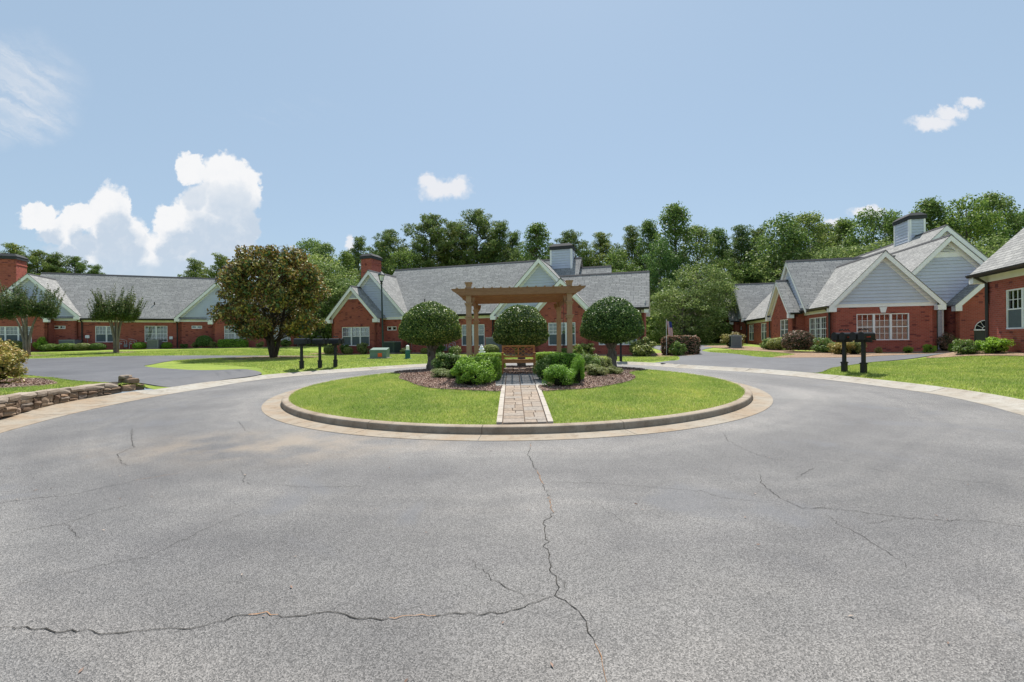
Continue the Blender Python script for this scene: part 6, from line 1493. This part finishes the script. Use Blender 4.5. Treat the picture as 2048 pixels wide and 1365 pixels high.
oR = [p for p in outer if p[0] > 0 and 6.0 < p[1] < 16.6]
right_lawn = [(p[0]+.02, p[1]) for p in oR]+[(10.1, 14.85), (11.5, 15.45), (14.3, 17.35), (16.7, 17.9), (17.6, 16.9), (18.1, 15.2), (17.5, 9), (13, 5)]
Hl = lambda x, y: np.concatenate([Hn(x[i:i+60000], y[i:i+60000]) for i in range(0, len(x), 60000)])+.02
scatter_grass('grass', [right_lawn], [drive_r], 1900, .05, .014, Hl, 3)
oL = [p for p in outer if p[0] < 0 and 5.5 < p[1] < 12.6]
bed_l = [(-11.75, 10.2), (-12.2, 9.9), (-13.3, 9.4), (-14.5, 9.6), (-15.5, 11), (-15.3, 12.6), (-13.8, 12.9), (-12.5, 12.1), (-11.7, 11.0)]
left_lawn = [(p[0]-.22, p[1]) for p in oL]+[(-11, 5.5), (-20, 9), (-20, 16), (-17.4, 15.5), (-15.8, 14.7), (-13.5, 13.2), (-12.4, 13.1), (-11.3, 12.8)]
scatter_grass('grass', [left_lawn], [drive_l, bed_l], 1700, .05, .015, Hl, 4)
oM = [p for p in outer if p[0] < 5.6 and p[1] > 16.6]
mid_lawn = [(x, y+.02) for x, y in oM]+[(-19.8, 25.5), (-19.5, 28), (-14.5, 29.6), (-12, 31), (-12, 33.2), (8, 27.3), (10, 28.2), (9.8, 26), (8.8, 23.3), (7.8, 21.2)]
scatter_grass('grass', [mid_lawn], [drive_l, drive_r], 420, .055, .03, Hl, 5)
far_lawn = [(-46, 29), (-32, 29.5), (-24, 30.9), (-14, 31.9), (-14, 37), (-24, 41), (-31, 38.2), (-42, 36), (-46, 36)]
scatter_grass('grass', [far_lawn], [drive_l], 220, .06, .045, Hl, 6)
strip_r = [(13.5, 30.5), (13.1, 29), (13.4, 25), (12.9, 22), (14.0, 23.0), (15.6, 24.2), (16.0, 27), (15.4, 30)]
scatter_grass('grass', [strip_r], [drive_r], 500, .055, .03, Hl, 7)
def chips(name, polys, holes, dens, hf, seed, size=.04):
    rg = np.random.default_rng(seed); PX = []
    for poly in polys:
        xs = [p[0] for p in poly]; ys = [p[1] for p in poly]; n = int(dens*(max(xs)-min(xs))*(max(ys)-min(ys))); x = rg.uniform(min(xs), max(xs), n); y = rg.uniform(min(ys), max(ys), n); m = inpoly(x, y, poly)
        PX.append(np.column_stack([x[m], y[m]]))
    P = np.vstack(PX); P = np.column_stack([P, hf(P[:, 0], P[:, 1])+rg.uniform(.0, .02, len(P))]); N_ = np.tile([0, 0, 1.], (len(P), 1))
    tag(link(bpy.data.objects.new(name, leaf_mesh(name, leaves(P, N_, size, rg, .45, .55), M['chip']))), kind='stuff')
chips('bark_chips', [bedL, bedR], [], 1500, lambda x, y: Hisl_n(x, y)+.035, 9)
chips('bark_chips', [bed_l], [], 900, lambda x, y: Hl(x, y)+.04, 10, .045)

# asphalt swept over the kerb joints at the mouth of the right drive, twigs and leaves on the street
def bits():
    rr = random.Random(6); road = bpy.data.objects['street']
    for (x, y) in ((6.62, 19.25), (7.05, 18.72), (7.5, 18.1), (7.9, 17.55), (8.6, 16.75)):
        g = G(); n = 9; pts = [(x+rr.uniform(.07, .16)*math.cos(k*6.283/n)*1.3, y+rr.uniform(.07, .16)*math.sin(k*6.283/n)) for k in range(n)]
        g.poly([(a, b, plane(a, b)+.112) for a, b in pts]).build('asphalt_patch', M['sealed'], road, kind='structure')
    P = np.array([(rr.uniform(-7, 7.5), rr.uniform(1.7, 6.2)) for _ in range(70)]+[(rr.uniform(-6, 6), rr.uniform(2, 9)) for _ in range(40)]); r = np.hypot(P[:, 0]-.1, P[:, 1]-12.6); P = P[r > 6.4]
    V = leaves(np.column_stack([P, .007*P[:, 0]+.02*P[:, 1]+.008]), np.tile([0, 0, 1.], (len(P), 1)), .028, np.random.default_rng(3), .2, .4)
    tag(link(bpy.data.objects.new('leaf_litter', leaf_mesh('leaf_litter', V, M['chip']))), kind='stuff')
bits()
